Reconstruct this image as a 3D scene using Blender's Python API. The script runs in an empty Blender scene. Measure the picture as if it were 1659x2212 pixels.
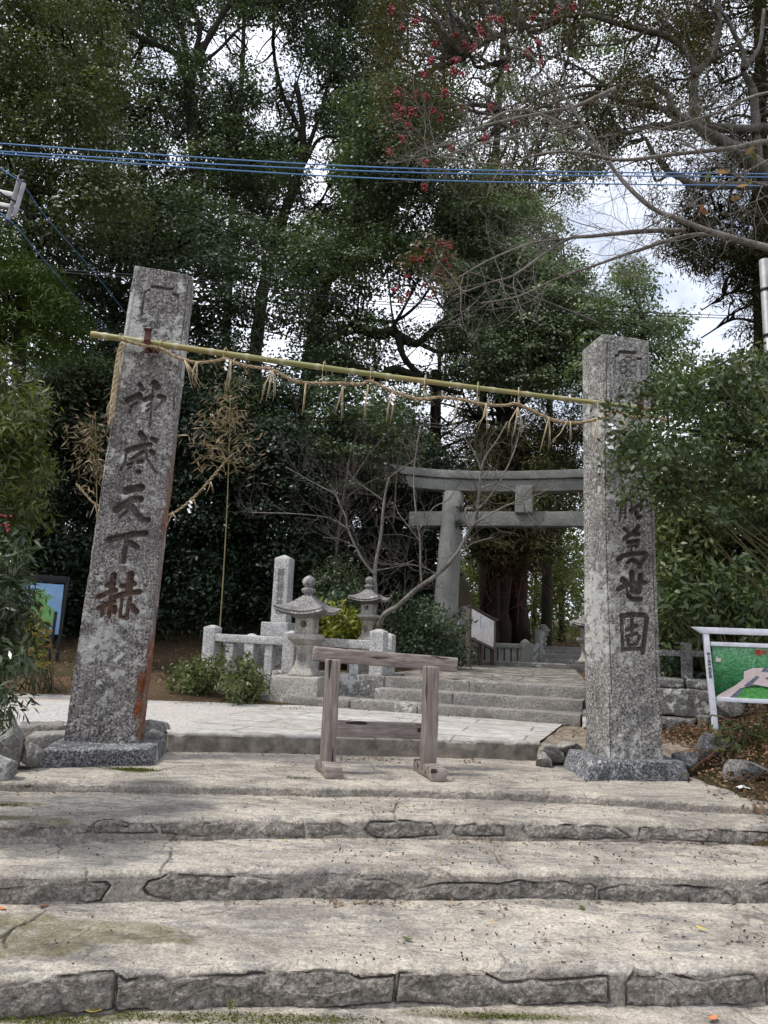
import bpy, math, random
import numpy as np
from math import radians, sin, cos, pi
from mathutils import Matrix
SC = bpy.context.scene
COL = SC.collection
rng = np.random.default_rng(11)

# ------------------------------------------------------------------ camera, sky, sun, exposure
PW, PH, FPX = 1659., 2212., 1661.          # measuring units of the survey: focal length and frame in the same unit
PITCH, ROLL, EYE = radians(9.5), .038, 1.0
_F = np.array([0, cos(PITCH), sin(PITCH)]); _U0 = np.array([0, -sin(PITCH), cos(PITCH)]); _R0 = np.array([1., 0, 0])
_R = cos(ROLL)*_R0 + sin(ROLL)*_U0; _U = cos(ROLL)*_U0 - sin(ROLL)*_R0
_C = np.array([0, 0, EYE])
cam = bpy.data.cameras.new('camera'); camo = bpy.data.objects.new('camera', cam); COL.objects.link(camo)
camo.matrix_world = Matrix(((_R[0], _U[0], -_F[0], 0), (_R[1], _U[1], -_F[1], 0), (_R[2], _U[2], -_F[2], EYE), (0, 0, 0, 1)))
cam.sensor_fit = 'VERTICAL'; cam.sensor_height = 24; cam.sensor_width = 18; cam.lens = 24*FPX/PH
cam.clip_start = .05; cam.clip_end = 2000
SC.camera = camo
SUN = np.array([-.50, -.14, 1.0]); SUN /= np.linalg.norm(SUN)
w = bpy.data.worlds.new('World'); SC.world = w; w.use_nodes = True
nt = w.node_tree; nt.nodes.clear()
out = nt.nodes.new('ShaderNodeOutputWorld'); bg = nt.nodes.new('ShaderNodeBackground')
sky = nt.nodes.new('ShaderNodeTexSky'); sky.sky_type = 'NISHITA'; sky.sun_disc = False
sky.sun_elevation = math.asin(SUN[2]); sky.sun_rotation = math.atan2(SUN[0], SUN[1])
sky.air_density = 1.0; sky.dust_density = 2.0
tc = nt.nodes.new('ShaderNodeTexCoord'); cn = nt.nodes.new('ShaderNodeTexNoise')
cn.inputs['Scale'].default_value = 3.2; cn.inputs['Detail'].default_value = 7; cn.inputs['Roughness'].default_value = .55
rp = nt.nodes.new('ShaderNodeValToRGB'); rp.color_ramp.elements[0].position = .30; rp.color_ramp.elements[1].position = .50
mx = nt.nodes.new('ShaderNodeMix'); mx.data_type = 'RGBA'
L = nt.links.new
L(tc.outputs['Generated'], cn.inputs['Vector']); L(cn.outputs['Fac'], rp.inputs['Fac']); L(rp.outputs['Color'], mx.inputs[0])
L(sky.outputs['Color'], mx.inputs[6]); mx.inputs[7].default_value = (7.6, 7.9, 8.8, 1)
L(mx.outputs[2], bg.inputs['Color']); bg.inputs['Strength'].default_value = .1; L(bg.outputs['Background'], out.inputs['Surface'])
sl = bpy.data.lights.new('sun', 'SUN'); so = bpy.data.objects.new('sun', sl); COL.objects.link(so)
sl.energy = 1.9; sl.angle = radians(7); sl.color = (1, .95, .87)
_z = SUN; _x = np.cross([0, 0, 1], _z); _x /= np.linalg.norm(_x); _y = np.cross(_z, _x)
so.matrix_world = Matrix([[_x[i], _y[i], _z[i], SUN[i]*20] for i in range(3)] + [[0, 0, 0, 1]])
SC.view_settings.view_transform = 'Standard'; SC.view_settings.look = 'None'
SC.view_settings.exposure = 0.85; SC.view_settings.gamma = 1
SC.cycles.max_bounces = 6; SC.cycles.diffuse_bounces = 3; SC.cycles.use_denoising = True

# ------------------------------------------------------------------ survey helpers
def ray(x, y): return _F + _R*((x-PW/2)/FPX) + _U*((PH/2-y)/FPX)
def G(x, y, z):
    d = ray(x, y); return _C + d*((z-EYE)/d[2])
def P(x, y, Y):
    d = ray(x, y); return _C + d*(Y/d[1])
def on_line(x, O, u, y=1400):            # point of a ground line met in bearing x
    d = ray(x, y); s = (d[0]*O[1]-d[1]*O[0])/(d[1]*u[0]-d[0]*u[1]); return np.array([O[0]+s*u[0], O[1]+s*u[1]])
def plane_hit(x, y, p0, n):
    d = ray(x, y); return _C + d*(np.dot(np.asarray(p0)-_C, n)/np.dot(d, n))

# ------------------------------------------------------------------ noise
def _h(ix, iy, iz, s):
    n = (ix.astype(np.int64)*73856093) ^ (iy.astype(np.int64)*19349663) ^ (iz.astype(np.int64)*83492791) ^ (s*2654435761 % 2147483647)
    n = (n ^ (n >> 13)) * 1274126177 & 0x7fffffff; n = (n ^ (n >> 15)) * 668265263 & 0x7fffffff
    return (n & 0xffff)/32767.5 - 1
def vn(p, s=0):
    i = np.floor(p).astype(np.int64); f = p-i; f = f*f*(3-2*f)
    r = 0
    for a in (0, 1):
        for b in (0, 1):
            for c in (0, 1):
                wt = (f[:, 0] if a else 1-f[:, 0])*(f[:, 1] if b else 1-f[:, 1])*(f[:, 2] if c else 1-f[:, 2])
                r = r + wt*_h(i[:, 0]+a, i[:, 1]+b, i[:, 2]+c, s)
    return r
def fbm(p, sc, o=4, s=0, g=.5):
    p = np.asarray(p, float)*sc; a = 1; r = 0; t = 0
    for k in range(o):
        r = r + a*vn(p+k*17.3, s+k); t += a; a *= g; p = p*2.03
    return r/t

# ------------------------------------------------------------------ mesh and object helpers
def mesh(name, V, F, smooth=True, attrs=None):
    V = np.ascontiguousarray(V, np.float32)
    if isinstance(F, np.ndarray):
        k = F.shape[1]; nF = len(F); loops = F.astype(np.int32).ravel(); starts = np.arange(nF, dtype=np.int32)*k
    else:
        ks = np.array([len(f) for f in F], np.int32); nF = len(F)
        loops = np.fromiter((i for f in F for i in f), np.int32); starts = np.concatenate([[0], np.cumsum(ks)[:-1]]).astype(np.int32)
    me = bpy.data.meshes.new(name)
    me.vertices.add(len(V)); me.vertices.foreach_set('co', V.ravel())
    me.loops.add(len(loops)); me.loops.foreach_set('vertex_index', loops)
    me.polygons.add(nF); me.polygons.foreach_set('loop_start', starts)
    me.polygons.foreach_set('use_smooth', np.full(nF, smooth))
    for n, a in (attrs or {}).items():
        at = me.attributes.new(n, 'FLOAT', 'POINT'); at.data.foreach_set('value', np.ascontiguousarray(a, np.float32))
    me.update(calc_edges=True); me.validate()
    return me
def wloc(o):
    s = np.zeros(3)
    while o is not None: s = s+np.array(o.location); o = o.parent
    return s
def obj(name, VF, mat, parent=None, smooth=True, attrs=None):
    V, F = VF
    V = np.asarray(V, float)
    if parent is not None: V = V - wloc(parent)
    o = bpy.data.objects.new(name, mesh(name, V, F, smooth, attrs)); COL.objects.link(o)
    if mat: o.data.materials.append(mat)
    if parent is not None: o.parent = parent
    return o
def tag(o, label=None, cat=None, group=None, kind=None):
    if label: o['label'] = label
    if cat: o['category'] = cat
    if group: o['group'] = group
    if kind: o['kind'] = kind
    return o
def thing(name, loc, label, cat, group=None):
    o = bpy.data.objects.new(name, None); COL.objects.link(o); o.location = tuple(loc); o.empty_display_size = .1
    o.matrix_world = Matrix.Translation(tuple(loc))
    return tag(o, label, cat, group)
def dup(root, loc, label, rot=0, scale=None):
    r = root.copy(); COL.objects.link(r); r.location = tuple(loc); r.rotation_euler = (0, 0, rot); r['label'] = label
    if scale: r.scale = (scale,)*3
    for ch in list(root.children):
        c = ch.copy(); COL.objects.link(c); c.parent = r
        for g in ch.children:
            d = g.copy(); COL.objects.link(d); d.parent = c
    return r
def cat(*L_):
    Vs, Fs, n = [], [], 0
    arr = all(isinstance(f, np.ndarray) for _, f in L_) and len({f.shape[1] for _, f in L_}) == 1
    for V, F in L_:
        V = np.asarray(V, float); Vs.append(V)
        if arr: Fs.append(F+n)
        else: Fs.extend([[int(i)+n for i in f] for f in F])
        n += len(V)
    return np.concatenate(Vs), (np.concatenate(Fs) if arr else Fs)
def grid(nx, ny, off=0):
    a = np.arange((nx-1)*(ny-1)); i = a//(nx-1)*nx + a % (nx-1) + off
    return np.stack([i, i+1, i+nx+1, i+nx], 1)
def nrm(v): return v/np.maximum(np.linalg.norm(v, axis=-1, keepdims=True), 1e-9)

def tube(pts, rad, n=6, caps=True):
    pts = np.asarray(pts, float); m = len(pts); rad = np.broadcast_to(np.asarray(rad, float), (m,))
    t = np.gradient(pts, axis=0); t = nrm(t)
    ref = np.array([0, 0, 1.]) if abs(t[:, 2]).mean() < .8 else np.array([1., 0, 0])
    a = nrm(np.cross(t, ref)); b = np.cross(t, a)
    th = np.arange(n)*2*pi/n
    V = pts[:, None] + rad[:, None, None]*(np.cos(th)[None, :, None]*a[:, None] + np.sin(th)[None, :, None]*b[:, None])
    V = V.reshape(-1, 3)
    i = np.arange(m-1)[:, None]*n; k = np.arange(n)[None]; k2 = (k+1) % n
    F = np.stack([i+k, i+k2, i+n+k2, i+n+k], -1).reshape(-1, 4)
    if caps and n == 4: F = np.concatenate([F, [[3, 2, 1, 0]], [[(m-1)*n+j for j in range(4)]]])
    elif caps and n > 4:
        c = len(V); V = np.concatenate([V, pts[:1], pts[-1:]])
        e = [[j, j, (j+1) % n, c] for j in ()]
        extra = []
        for j in range(0, n, 2):
            extra.append([c, (j+2) % n, (j+1) % n, j]); o_ = (m-1)*n
            extra.append([c+1, o_+j, o_+(j+1) % n, o_+(j+2) % n])
        F = np.concatenate([F, np.array(extra)])
    return V, F
def smooth_path(pts, n=6):
    p = np.asarray(pts, float)
    if len(p) < 3: return np.linspace(0, 1, n+1)[:, None]*(p[-1]-p[0])+p[0]
    q = np.concatenate([[2*p[0]-p[1]], p, [2*p[-1]-p[-2]]]); o = []
    for i in range(1, len(q)-2):
        for t in np.linspace(0, 1, n, endpoint=False):
            a, b, c, d = q[i-1:i+3]
            o.append(.5*((2*b)+(c-a)*t+(2*a-5*b+4*c-d)*t*t+(3*b-a-3*c+d)*t**3))
    o.append(p[-1]); return np.array(o)
def lathe(prof, c, n=20, sq=0, rot=0):
    prof = np.asarray(prof, float); th = np.arange(n)*2*pi/n + pi/n
    if sq:                                                     # squarish ring, sq = corner sharpness
        k = (np.abs(np.cos(th))**sq + np.abs(np.sin(th))**sq)**(-1/sq)
    else: k = np.ones(n)
    x = prof[:, :1]*(k*np.cos(th))[None]; y = prof[:, :1]*(k*np.sin(th))[None]
    X = x*cos(rot)-y*sin(rot); Y = x*sin(rot)+y*cos(rot); Z = np.repeat(prof[:, 1:2], n, 1)
    V = np.stack([X, Y, Z], -1).reshape(-1, 3)+np.asarray(c, float)
    m = len(prof); i = np.arange(m-1)[:, None]*n; kk = np.arange(n)[None]; k2 = (kk+1) % n
    F = np.stack([i+kk, i+k2, i+n+k2, i+n+kk], -1).reshape(-1, 4)
    return V, F

def rbox(h, r, res):
    h = np.asarray(h, float); r = min(r, .45*h.min()); hi = h-r
    def ax(k):
        n = max(1, int(round(2*hi[k]/res))); a = np.linspace(-hi[k], hi[k], n+1)
        return np.concatenate([[-h[k], -h[k]+.35*r], a, [h[k]-.35*r, h[k]]])
    A = [ax(k) for k in range(3)]; parts = []
    for k in range(3):
        i, j = (k+1) % 3, (k+2) % 3
        for s in (-1, 1):
            a, b = np.meshgrid(A[i], A[j]); V = np.zeros((a.size, 3)); V[:, i] = a.ravel(); V[:, j] = b.ravel(); V[:, k] = s*h[k]
            F = grid(len(A[i]), len(A[j])); parts.append((V, F if s > 0 else F[:, ::-1]))
    V, F = cat(*parts)
    q = np.clip(V, -hi, hi); d = V-q; l = np.linalg.norm(d, axis=1, keepdims=True)
    V = q + np.where(l > 1e-9, d/np.maximum(l, 1e-9)*r, 0)
    # weld the six sheets
    key = np.round(V*20000).astype(np.int64); _, idx, inv = np.unique(key, axis=0, return_index=True, return_inverse=True)
    return V[idx], inv.reshape(-1)[F]
def block(bot, top, r=.01, res=.06, amp=.003, ns=7, seed=0, fn=None):
    bot = np.asarray(bot, float); top = np.asarray(top, float); al = (bot+top)/2
    hx = np.linalg.norm(al[1]-al[0]+al[2]-al[3])/4; hy = np.linalg.norm(al[3]-al[0]+al[2]-al[1])/4
    hz = np.linalg.norm(top.mean(0)-bot.mean(0))/2
    V, F = rbox((hx, hy, hz), r, res)
    if fn is not None: V = fn(V, (hx, hy, hz))
    s = (V[:, :1]/hx+1)/2; t = (V[:, 1:2]/hy+1)/2; w_ = (V[:, 2:]/hz+1)/2
    bl = lambda q: (q[0]*(1-s)+q[1]*s)*(1-t)+(q[3]*(1-s)+q[2]*s)*t
    V = bl(bot)*(1-w_)+bl(top)*w_
    if amp:
        V = V + amp*np.stack([fbm(V, ns, 4, seed+k*31) for k in range(3)], 1)*2
    return V, F
def obox(c, size, rz=0, **k):               # c = centre of the underside
    sx, sy, sz = np.array(size)/2.; c = np.asarray(c, float); tp = k.pop('taper', 1)
    R2 = np.array([[cos(rz), -sin(rz)], [sin(rz), cos(rz)]])
    q = np.array([[-sx, -sy], [sx, -sy], [sx, sy], [-sx, sy]])
    b = np.c_[q@R2.T, np.zeros(4)]+c; t = np.c_[(q*tp)@R2.T, np.full(4, 2*sz)]+c
    return block(b, t, **k)
def beam(a, b, wdt, hgt, up=(0, 0, 1), **k):  # a, b = ends of the axis
    a = np.asarray(a, float); b = np.asarray(b, float); d = nrm(b-a); s = nrm(np.cross(d, up)); u = np.cross(s, d)
    q = lambda p, e: p + s*wdt/2*e
    bot = [q(a, 1)-u*hgt/2, q(b, 1)-u*hgt/2, q(b, -1)-u*hgt/2, q(a, -1)-u*hgt/2]
    top = [p+u*hgt for p in bot]
    return block(bot, top, **k)
def boulder(c, size, seed=0, n=14, amp=.25, rz=0):
    V, F = rbox((1, 1, 1), .45, 2/n)
    V = nrm(V)*.45+V*.55
    V = V*(1+amp*fbm(V, 1.3, 4, seed)[:, None]+.06*fbm(V, 6, 3, seed+5)[:, None])
    rr_ = np.random.default_rng(seed)
    for k in range(11):
        n_ = nrm(rr_.normal(size=3)); e_ = V@n_-rr_.uniform(.42, .7); V = V-np.maximum(e_, 0)[:, None]*n_*.92
    V = V*(1+.05*fbm(V, 5, 4, seed+8)[:, None])
    V = V*np.array(size)/1.5
    V = np.c_[V[:, 0]*cos(rz)-V[:, 1]*sin(rz), V[:, 0]*sin(rz)+V[:, 1]*cos(rz), V[:, 2]]
    return V+np.asarray(c, float), F

# ------------------------------------------------------------------ foliage
def leafcloud(pos, nor, Ls, asp=.5, droop=0., fold=.15, r=rng, dirv=None):
    n = len(pos); nor = nrm(nor); rv = r.normal(size=(n, 3)) if dirv is None else dirv+r.normal(size=(n, 3))*.35
    rv[:, 2] -= droop
    t = nrm(rv - (rv*nor).sum(1, keepdims=True)*nor); b = np.cross(nor, t)
    Ls = (Ls*r.uniform(.7, 1.25, n))[:, None]; W_ = Ls*asp*.5
    V = np.stack([pos, pos+t*Ls*.45+b*W_-nor*W_*fold*-1, pos+t*Ls, pos+t*Ls*.45-b*W_+nor*W_*fold], 1).reshape(-1, 3)
    F = np.arange(n*4).reshape(n, 4)
    return V, F
def puff_leaves(C, Rr, n, Ls, asp=.5, flat=.65, up=.55, rough=.9, r=rng, droop=.3, shell=0):
    C = np.asarray(C, float); Rr = np.broadcast_to(np.asarray(Rr, float), (len(C),))
    idx = np.repeat(np.arange(len(C)), np.broadcast_to(n, (len(C),)))
    m = len(idx); d = nrm(r.normal(size=(m, 3)))
    if shell: d[:, 2] = np.where(r.uniform(size=m) < shell, np.abs(d[:, 2]), d[:, 2]); d = nrm(d)
    rad = r.uniform(.15, 1, m)**(.3 if shell else .55)
    lump = 1+(.75 if shell else .35)*fbm(C[idx]*3+d*(1.9 if shell else 1.6), 1.0, 2, 3)
    pos = C[idx]+d*(Rr[idx]*rad*lump)[:, None]*np.array([1, 1, flat])
    nor = d+np.array([0, 0, up])+r.normal(size=(m, 3))*rough
    return leafcloud(pos, nor, Ls, asp, droop, r=r)
def sprout(base, dirs, length, rad, level, r, n=4, out=None, kink=.25, up=.15, sides=4):
    """branching twigs: base points, directions -> list of tubes"""
    if out is None: out = []
    for p, d in zip(base, dirs):
        L_ = length*r.uniform(.6, 1.2); k = 5; pts = [np.array(p, float)]; d = np.array(d, float)
        for j in range(k):
            d = nrm(d+r.normal(size=3)*kink+np.array([0, 0, up*.3])); pts.append(pts[-1]+d*L_/k)
        pts = np.array(pts); out.append(tube(pts, np.linspace(rad, rad*.45, k+1), sides, caps=False))
        if level > 0:
            m = r.integers(max(2, n-1), n+2); ii = r.integers(1, k+1, m)
            nd = [nrm(nrm(pts[i]-pts[i-1])*.9+r.normal(size=3)*.65+np.array([0, 0, up])) for i in ii]
            sprout(pts[ii], nd, length*.6, rad*.5, level-1, r, n, out, kink, up, sides if level > 1 else 3)
    return out

# ------------------------------------------------------------------ materials
class Mt:
    def __init__(s, name):
        s.m = bpy.data.materials.new(name); s.m.use_nodes = True; s.nt = s.m.node_tree
        s.b = s.nt.nodes['Principled BSDF']; s.out = s.nt.nodes['Material Output']
        s.pos = s.nt.nodes.new('ShaderNodeNewGeometry')
    def lk(s, a, b): s.nt.links.new(a, b)
    def put(s, sock, v):
        if hasattr(v, 'is_output'): s.lk(v, sock)
        elif isinstance(v, (tuple, list)) and len(v) == 3 and sock.type == 'RGBA': sock.default_value = (*v, 1)
        else: sock.default_value = v
    def vec(s, scale=(1, 1, 1), rz=0):
        n = s.nt.nodes.new('ShaderNodeMapping'); s.lk(s.pos.outputs['Position'], n.inputs['Vector'])
        n.inputs['Scale'].default_value = scale; n.inputs['Rotation'].default_value = (0, 0, rz); return n.outputs[0]
    def noise(s, sc, det=4, ro=.55, v=None, dist=0):
        n = s.nt.nodes.new('ShaderNodeTexNoise'); s.lk(v or s.pos.outputs['Position'], n.inputs['Vector'])
        n.inputs['Scale'].default_value = sc; n.inputs['Detail'].default_value = det; n.inputs['Roughness'].default_value = ro
        n.inputs['Distortion'].default_value = dist; return n.outputs['Fac']
    def vor(s, sc, feat='F1', out='Distance', v=None):
        n = s.nt.nodes.new('ShaderNodeTexVoronoi'); s.lk(v or s.pos.outputs['Position'], n.inputs['Vector'])
        n.feature = feat; n.inputs['Scale'].default_value = sc; return n.outputs[out]
    def ramp(s, f, st, interp='LINEAR'):
        n = s.nt.nodes.new('ShaderNodeValToRGB'); s.put(n.inputs['Fac'], f); e = n.color_ramp.elements; n.color_ramp.interpolation = interp
        while len(e) < len(st): e.new(.5)
        for k, (p, c) in enumerate(st):
            e[k].position = p; e[k].color = (*((c,)*3 if isinstance(c, (int, float)) else c), 1)
        return n.outputs['Color']
    def mix(s, f, a, b, bl='MIX'):
        n = s.nt.nodes.new('ShaderNodeMix'); n.data_type = 'RGBA'; n.blend_type = bl
        s.put(n.inputs[0], f); s.put(n.inputs[6], a); s.put(n.inputs[7], b); return n.outputs[2]
    def math(s, op, a, b=0.):
        n = s.nt.nodes.new('ShaderNodeMath'); n.operation = op; s.put(n.inputs[0], a); s.put(n.inputs[1], b); n.use_clamp = False; return n.outputs[0]
    def attr(s, n_):
        n = s.nt.nodes.new('ShaderNodeAttribute'); n.attribute_name = n_; return n.outputs['Fac']
    def sep(s, k):
        n = s.nt.nodes.new('ShaderNodeSeparateXYZ'); s.lk(s.pos.outputs['Position'], n.inputs[0]); return n.outputs[k]
    def bump(s, h, st=.5, d=.01, prev=None):
        n = s.nt.nodes.new('ShaderNodeBump'); s.put(n.inputs['Height'], h); n.inputs['Strength'].default_value = st; n.inputs['Distance'].default_value = d
        if prev: s.lk(prev, n.inputs['Normal'])
        return n.outputs[0]
    def done(s, col, rough=.8, spec=.3, normal=None, metal=0):
        s.put(s.b.inputs['Base Color'], col); s.put(s.b.inputs['Roughness'], rough); s.b.inputs['Specular IOR Level'].default_value = spec
        s.b.inputs['Metallic'].default_value = metal
        if normal: s.lk(normal, s.b.inputs['Normal'])
        return s.m

def granite(name, dark, mid, light, lichen=.5, lsc=9, stain=.5, grain=95, lcol=(.62, .62, .58), rust=None, zfade=None):
    m = Mt(name)
    g = m.noise(grain, 2, .8); g2 = m.noise(grain*2.1, 2, .7)
    gg = m.math('ADD', m.math('MULTIPLY', g, .7), m.math('MULTIPLY', g2, .3))
    c = m.ramp(gg, [(.40, dark), (.48, mid), (.52, mid), (.585, light)])
    big = m.noise(2.3, 5, .6); c = m.mix(m.ramp(big, [(.35, 0), (.7, stain)]), c, tuple(.45*x for x in mid))
    ln = m.noise(lsc*1.6, 8, .78); ls2 = m.noise(lsc*.2, 3, .5)
    lm = m.math('ADD', ln, m.math('MULTIPLY', m.math('SUBTRACT', ls2, .5), .75))
    t = .72-.3*lichen
    lmask = m.ramp(lm, [(t, 0), (t+.035, .9)])
    dk = m.noise(lsc*.5, 6, .7); c = m.mix(m.ramp(dk, [(.52, 0), (.6, stain)]), c, tuple(.9*x for x in dark))
    lc = m.mix(m.noise(60, 3, .6), lcol, tuple(.55*x for x in lcol))
    c = m.mix(lmask, c, lc)
    vs = m.vor(14, 'F1'); vm = m.ramp(vs, [(.10, .8), (.17, 0)]); vm = m.math('MULTIPLY', vm, m.ramp(m.noise(3.1, 2), [(.5, 0), (.6, 1)]))
    c = m.mix(m.math('MULTIPLY', vm, .9*lichen), c, lc)
    if rust:
        sk = m.noise(1., 5, .65, m.vec((26, 26, .9))); c = m.mix(m.math('MULTIPLY', m.ramp(sk, [(.52, 0), (.66, .6)]), m.ramp(m.noise(1.1, 3), [(.4, .2), (.6, 1)])), c, tuple(.5*x for x in mid))
        sk2 = m.noise(1., 5, .65, m.vec((20, 20, .7))); c = m.mix(m.ramp(sk2, [(.56, 0), (.68, .4)]), c, tuple(1.7*x for x in mid))
    if rust:
        c = m.mix(m.math('MULTIPLY', m.attr('carve'), m.ramp(m.noise(30, 4, .7), [(.3, .85), (.75, .4)])), c, (.078, .062, .052))  # cut strokes toned dark brown: stain plus shade put into the colour
        c = m.mix(m.math('MULTIPLY', m.attr('rust'), m.ramp(m.noise(13, 4, .6), [(.3, .35), (.6, 1)])), c, rust)
    h = m.math('ADD', m.math('MULTIPLY', gg, .8), m.math('MULTIPLY', m.noise(28, 4, .65), 1.6))
    h = m.math('ADD', h, m.math('MULTIPLY', lmask, .35))
    return m.done(c, .9, .15, m.bump(h, .75, .012))

def plain(name, c1, c2, sc=6, rough=.8, bump=.3, spec=.3, metal=0, det=5, bsc=40, bd=.006):
    m = Mt(name); c = m.ramp(m.noise(sc, det, .6), [(.35, c1), (.65, c2)])
    return m.done(c, rough, spec, m.bump(m.noise(bsc, 4, .6), bump, bd) if bump else None, metal)

def leafmat(name, cols, rough=.45, trans=.25, spec=.35, clump=1.2, lo=.55, hi=1.25, ttint=(1.1, 1.25, .6), spread=.6):
    m = Mt(name)
    mean = np.mean(np.array(cols), 0); cols = [tuple(mean+(np.array(q)-mean)*spread) for q in cols]
    k = len(cols); c = m.ramp(m.pos.outputs['Random Per Island'], [(i/max(1, k-1), q) for i, q in enumerate(cols)])
    n = m.ramp(m.noise(clump, 3, .6), [(.35, lo), (.65, hi)]); c = m.mix(1., c, n, 'MULTIPLY')
    m.done(c, rough, spec)
    if trans:
        tr = m.nt.nodes.new('ShaderNodeBsdfTranslucent'); m.put(tr.inputs['Color'], m.mix(1., c, ttint, 'MULTIPLY'))
        ms = m.nt.nodes.new('ShaderNodeMixShader'); ms.inputs[0].default_value = trans
        m.lk(m.b.outputs[0], ms.inputs[1]); m.lk(tr.outputs[0], ms.inputs[2]); m.lk(ms.outputs[0], m.out.inputs['Surface'])
    return m.m

def bark(name, c1, c2, moss=None, sc=1., zs=.25):
    m = Mt(name); v = m.vec((14*sc, 14*sc, 14*sc*zs)); n = m.noise(1., 6, .7, v); c = m.ramp(n, [(.3, c1), (.68, c2)])
    if moss: c = m.mix(m.ramp(m.noise(3.2, 5, .65), [(.48, 0), (.6, .9)]), c, moss)
    return m.done(c, .9, .15, m.bump(n, .8, .03))

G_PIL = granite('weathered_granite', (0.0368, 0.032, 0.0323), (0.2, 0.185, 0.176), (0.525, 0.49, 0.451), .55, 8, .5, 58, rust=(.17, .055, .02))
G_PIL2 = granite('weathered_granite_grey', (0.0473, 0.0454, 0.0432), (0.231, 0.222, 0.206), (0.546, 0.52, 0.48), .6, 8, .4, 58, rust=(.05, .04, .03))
G_BASE = granite('plinth_granite', (.022, .023, .027), (.14, .145, .155), (.46, .465, .47), .4, 7, .6, 58)
G_WHITE = granite('pale_granite', (0.22, 0.22, 0.218), (0.451, 0.44, 0.431), (0.638, 0.627, 0.61), .4, 10, .3, 42)
G_LAN = granite('lantern_stone', (0.236, 0.218, 0.189), (0.401, 0.378, 0.336), (0.543, 0.519, 0.472), .34, 7, .5, 42)
G_ROOF = granite('lantern_roof_stone', (0.0625, 0.0562, 0.0562), (0.213, 0.2, 0.2), (0.425, 0.413, 0.388), .5, 6, .4, 60)
G_OLD = granite('old_step_stone', (.15, .14, .125), (.25, .235, .215), (.34, .32, .295), .36, 9, .6, 45)
G_DARK = granite('dark_wall_stone', (.06, .058, .055), (.17, .165, .16), (.3, .29, .28), .3, 8, .5, 50)
G_TORII = granite('torii_stone', (0.169, 0.175, 0.156), (0.244, 0.25, 0.231), (0.325, 0.325, 0.3), .34, 7, .7, 40, (.30, .30, .23))
G_RUBBLE = granite('rubble_stone', (.12, .115, .105), (.24, .23, .215), (.38, .37, .35), .4, 6, .6, 40)

def tread_mat():
    m = Mt('worn_concrete')
    v = m.vec((1, 1.6, 1))
    a = m.noise(1.7, 7, .68, v, .6); c = m.ramp(a, [(.28, (.18, .163, .145)), (.42, (.30, .27, .232)), (.53, (.44, .398, .335)), (.70, (.57, .518, .435))])
    b = m.noise(5.5, 6, .7, m.vec((.7, 2.2, 1)), .8); c = m.mix(m.ramp(b, [(.50, 0), (.62, .7)]), c, (.19, .185, .185))
    ad = m.nt.nodes.new('ShaderNodeVectorMath'); ad.operation = 'ADD'; nz = m.nt.nodes.new('ShaderNodeTexNoise'); nz.inputs['Scale'].default_value = 3.5; nz.inputs['Detail'].default_value = 5; m.lk(m.pos.outputs['Position'], nz.inputs['Vector'])
    sc_ = m.nt.nodes.new('ShaderNodeVectorMath'); sc_.operation = 'SCALE'; sc_.inputs['Scale'].default_value = .35; m.lk(nz.outputs['Color'], sc_.inputs[0]); m.lk(m.pos.outputs['Position'], ad.inputs[0]); m.lk(sc_.outputs[0], ad.inputs[1]); wv = ad.outputs[0]
    p = m.noise(1.3, 5, .6, m.vec((1, 2.4, 1)), 1.2); c = m.mix(m.ramp(p, [(.58, 0), (.63, .5)]), c, (.47, .44, .39))
    c = m.mix(m.math('MULTIPLY', m.attr('moss'), m.ramp(m.noise(9, 5, .65), [(.3, .25), (.6, .85)])), c, (.15, .135, .075))
    gr = m.noise(62, 3, .85); c = m.mix(1., c, m.ramp(gr, [(.34, .6), (.5, 1.), (.66, 1.28)]), 'MULTIPLY'); g9 = m.noise(20, 5, .75); c = m.mix(1., c, m.ramp(g9, [(.32, .72), (.5, 1.), (.7, 1.2)]), 'MULTIPLY')
    fine = m.noise(150, 3, .75); c = m.mix(m.ramp(fine, [(.3, .5), (.45, 0)]), c, (.16, .15, .14))
    c = m.mix(m.ramp(m.vor(38), [(.03, .8), (.07, 0)]), c, (.10, .09, .08))
    st = m.ramp(m.noise(26, 7, .75, None, .3), [(.32, (.085, .077, .068)), (.5, (.20, .182, .16)), (.70, (.36, .332, .295))]); st = m.mix(1., st, m.ramp(gr, [(.34, .55), (.5, 1.), (.66, 1.35)]), 'MULTIPLY')
    vd = m.vor(1.1, 'DISTANCE_TO_EDGE', 'Distance', wv); ck = m.math('MULTIPLY', m.ramp(vd, [(.004, 1), (.012, 0)]), m.ramp(m.noise(1.9, 3), [(.5, 0), (.56, 1)])); c = m.mix(m.math('MULTIPLY', ck, .55), c, (.08, .07, .06))
    c = m.mix(m.attr('stone'), c, st)
    c = m.mix(m.math('MULTIPLY', m.attr('crack'), .6), c, (.06, .052, .045))
    h = m.math('ADD', m.math('MULTIPLY', gr, 1.1), m.math('ADD', m.math('MULTIPLY', m.noise(35, 5, .65), 1.6), m.math('MULTIPLY', m.noise(9, 4, .6), 2.2)))
    return m.done(c, .92, .12, m.bump(h, .85, .014))
TREAD = tread_mat()
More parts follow.
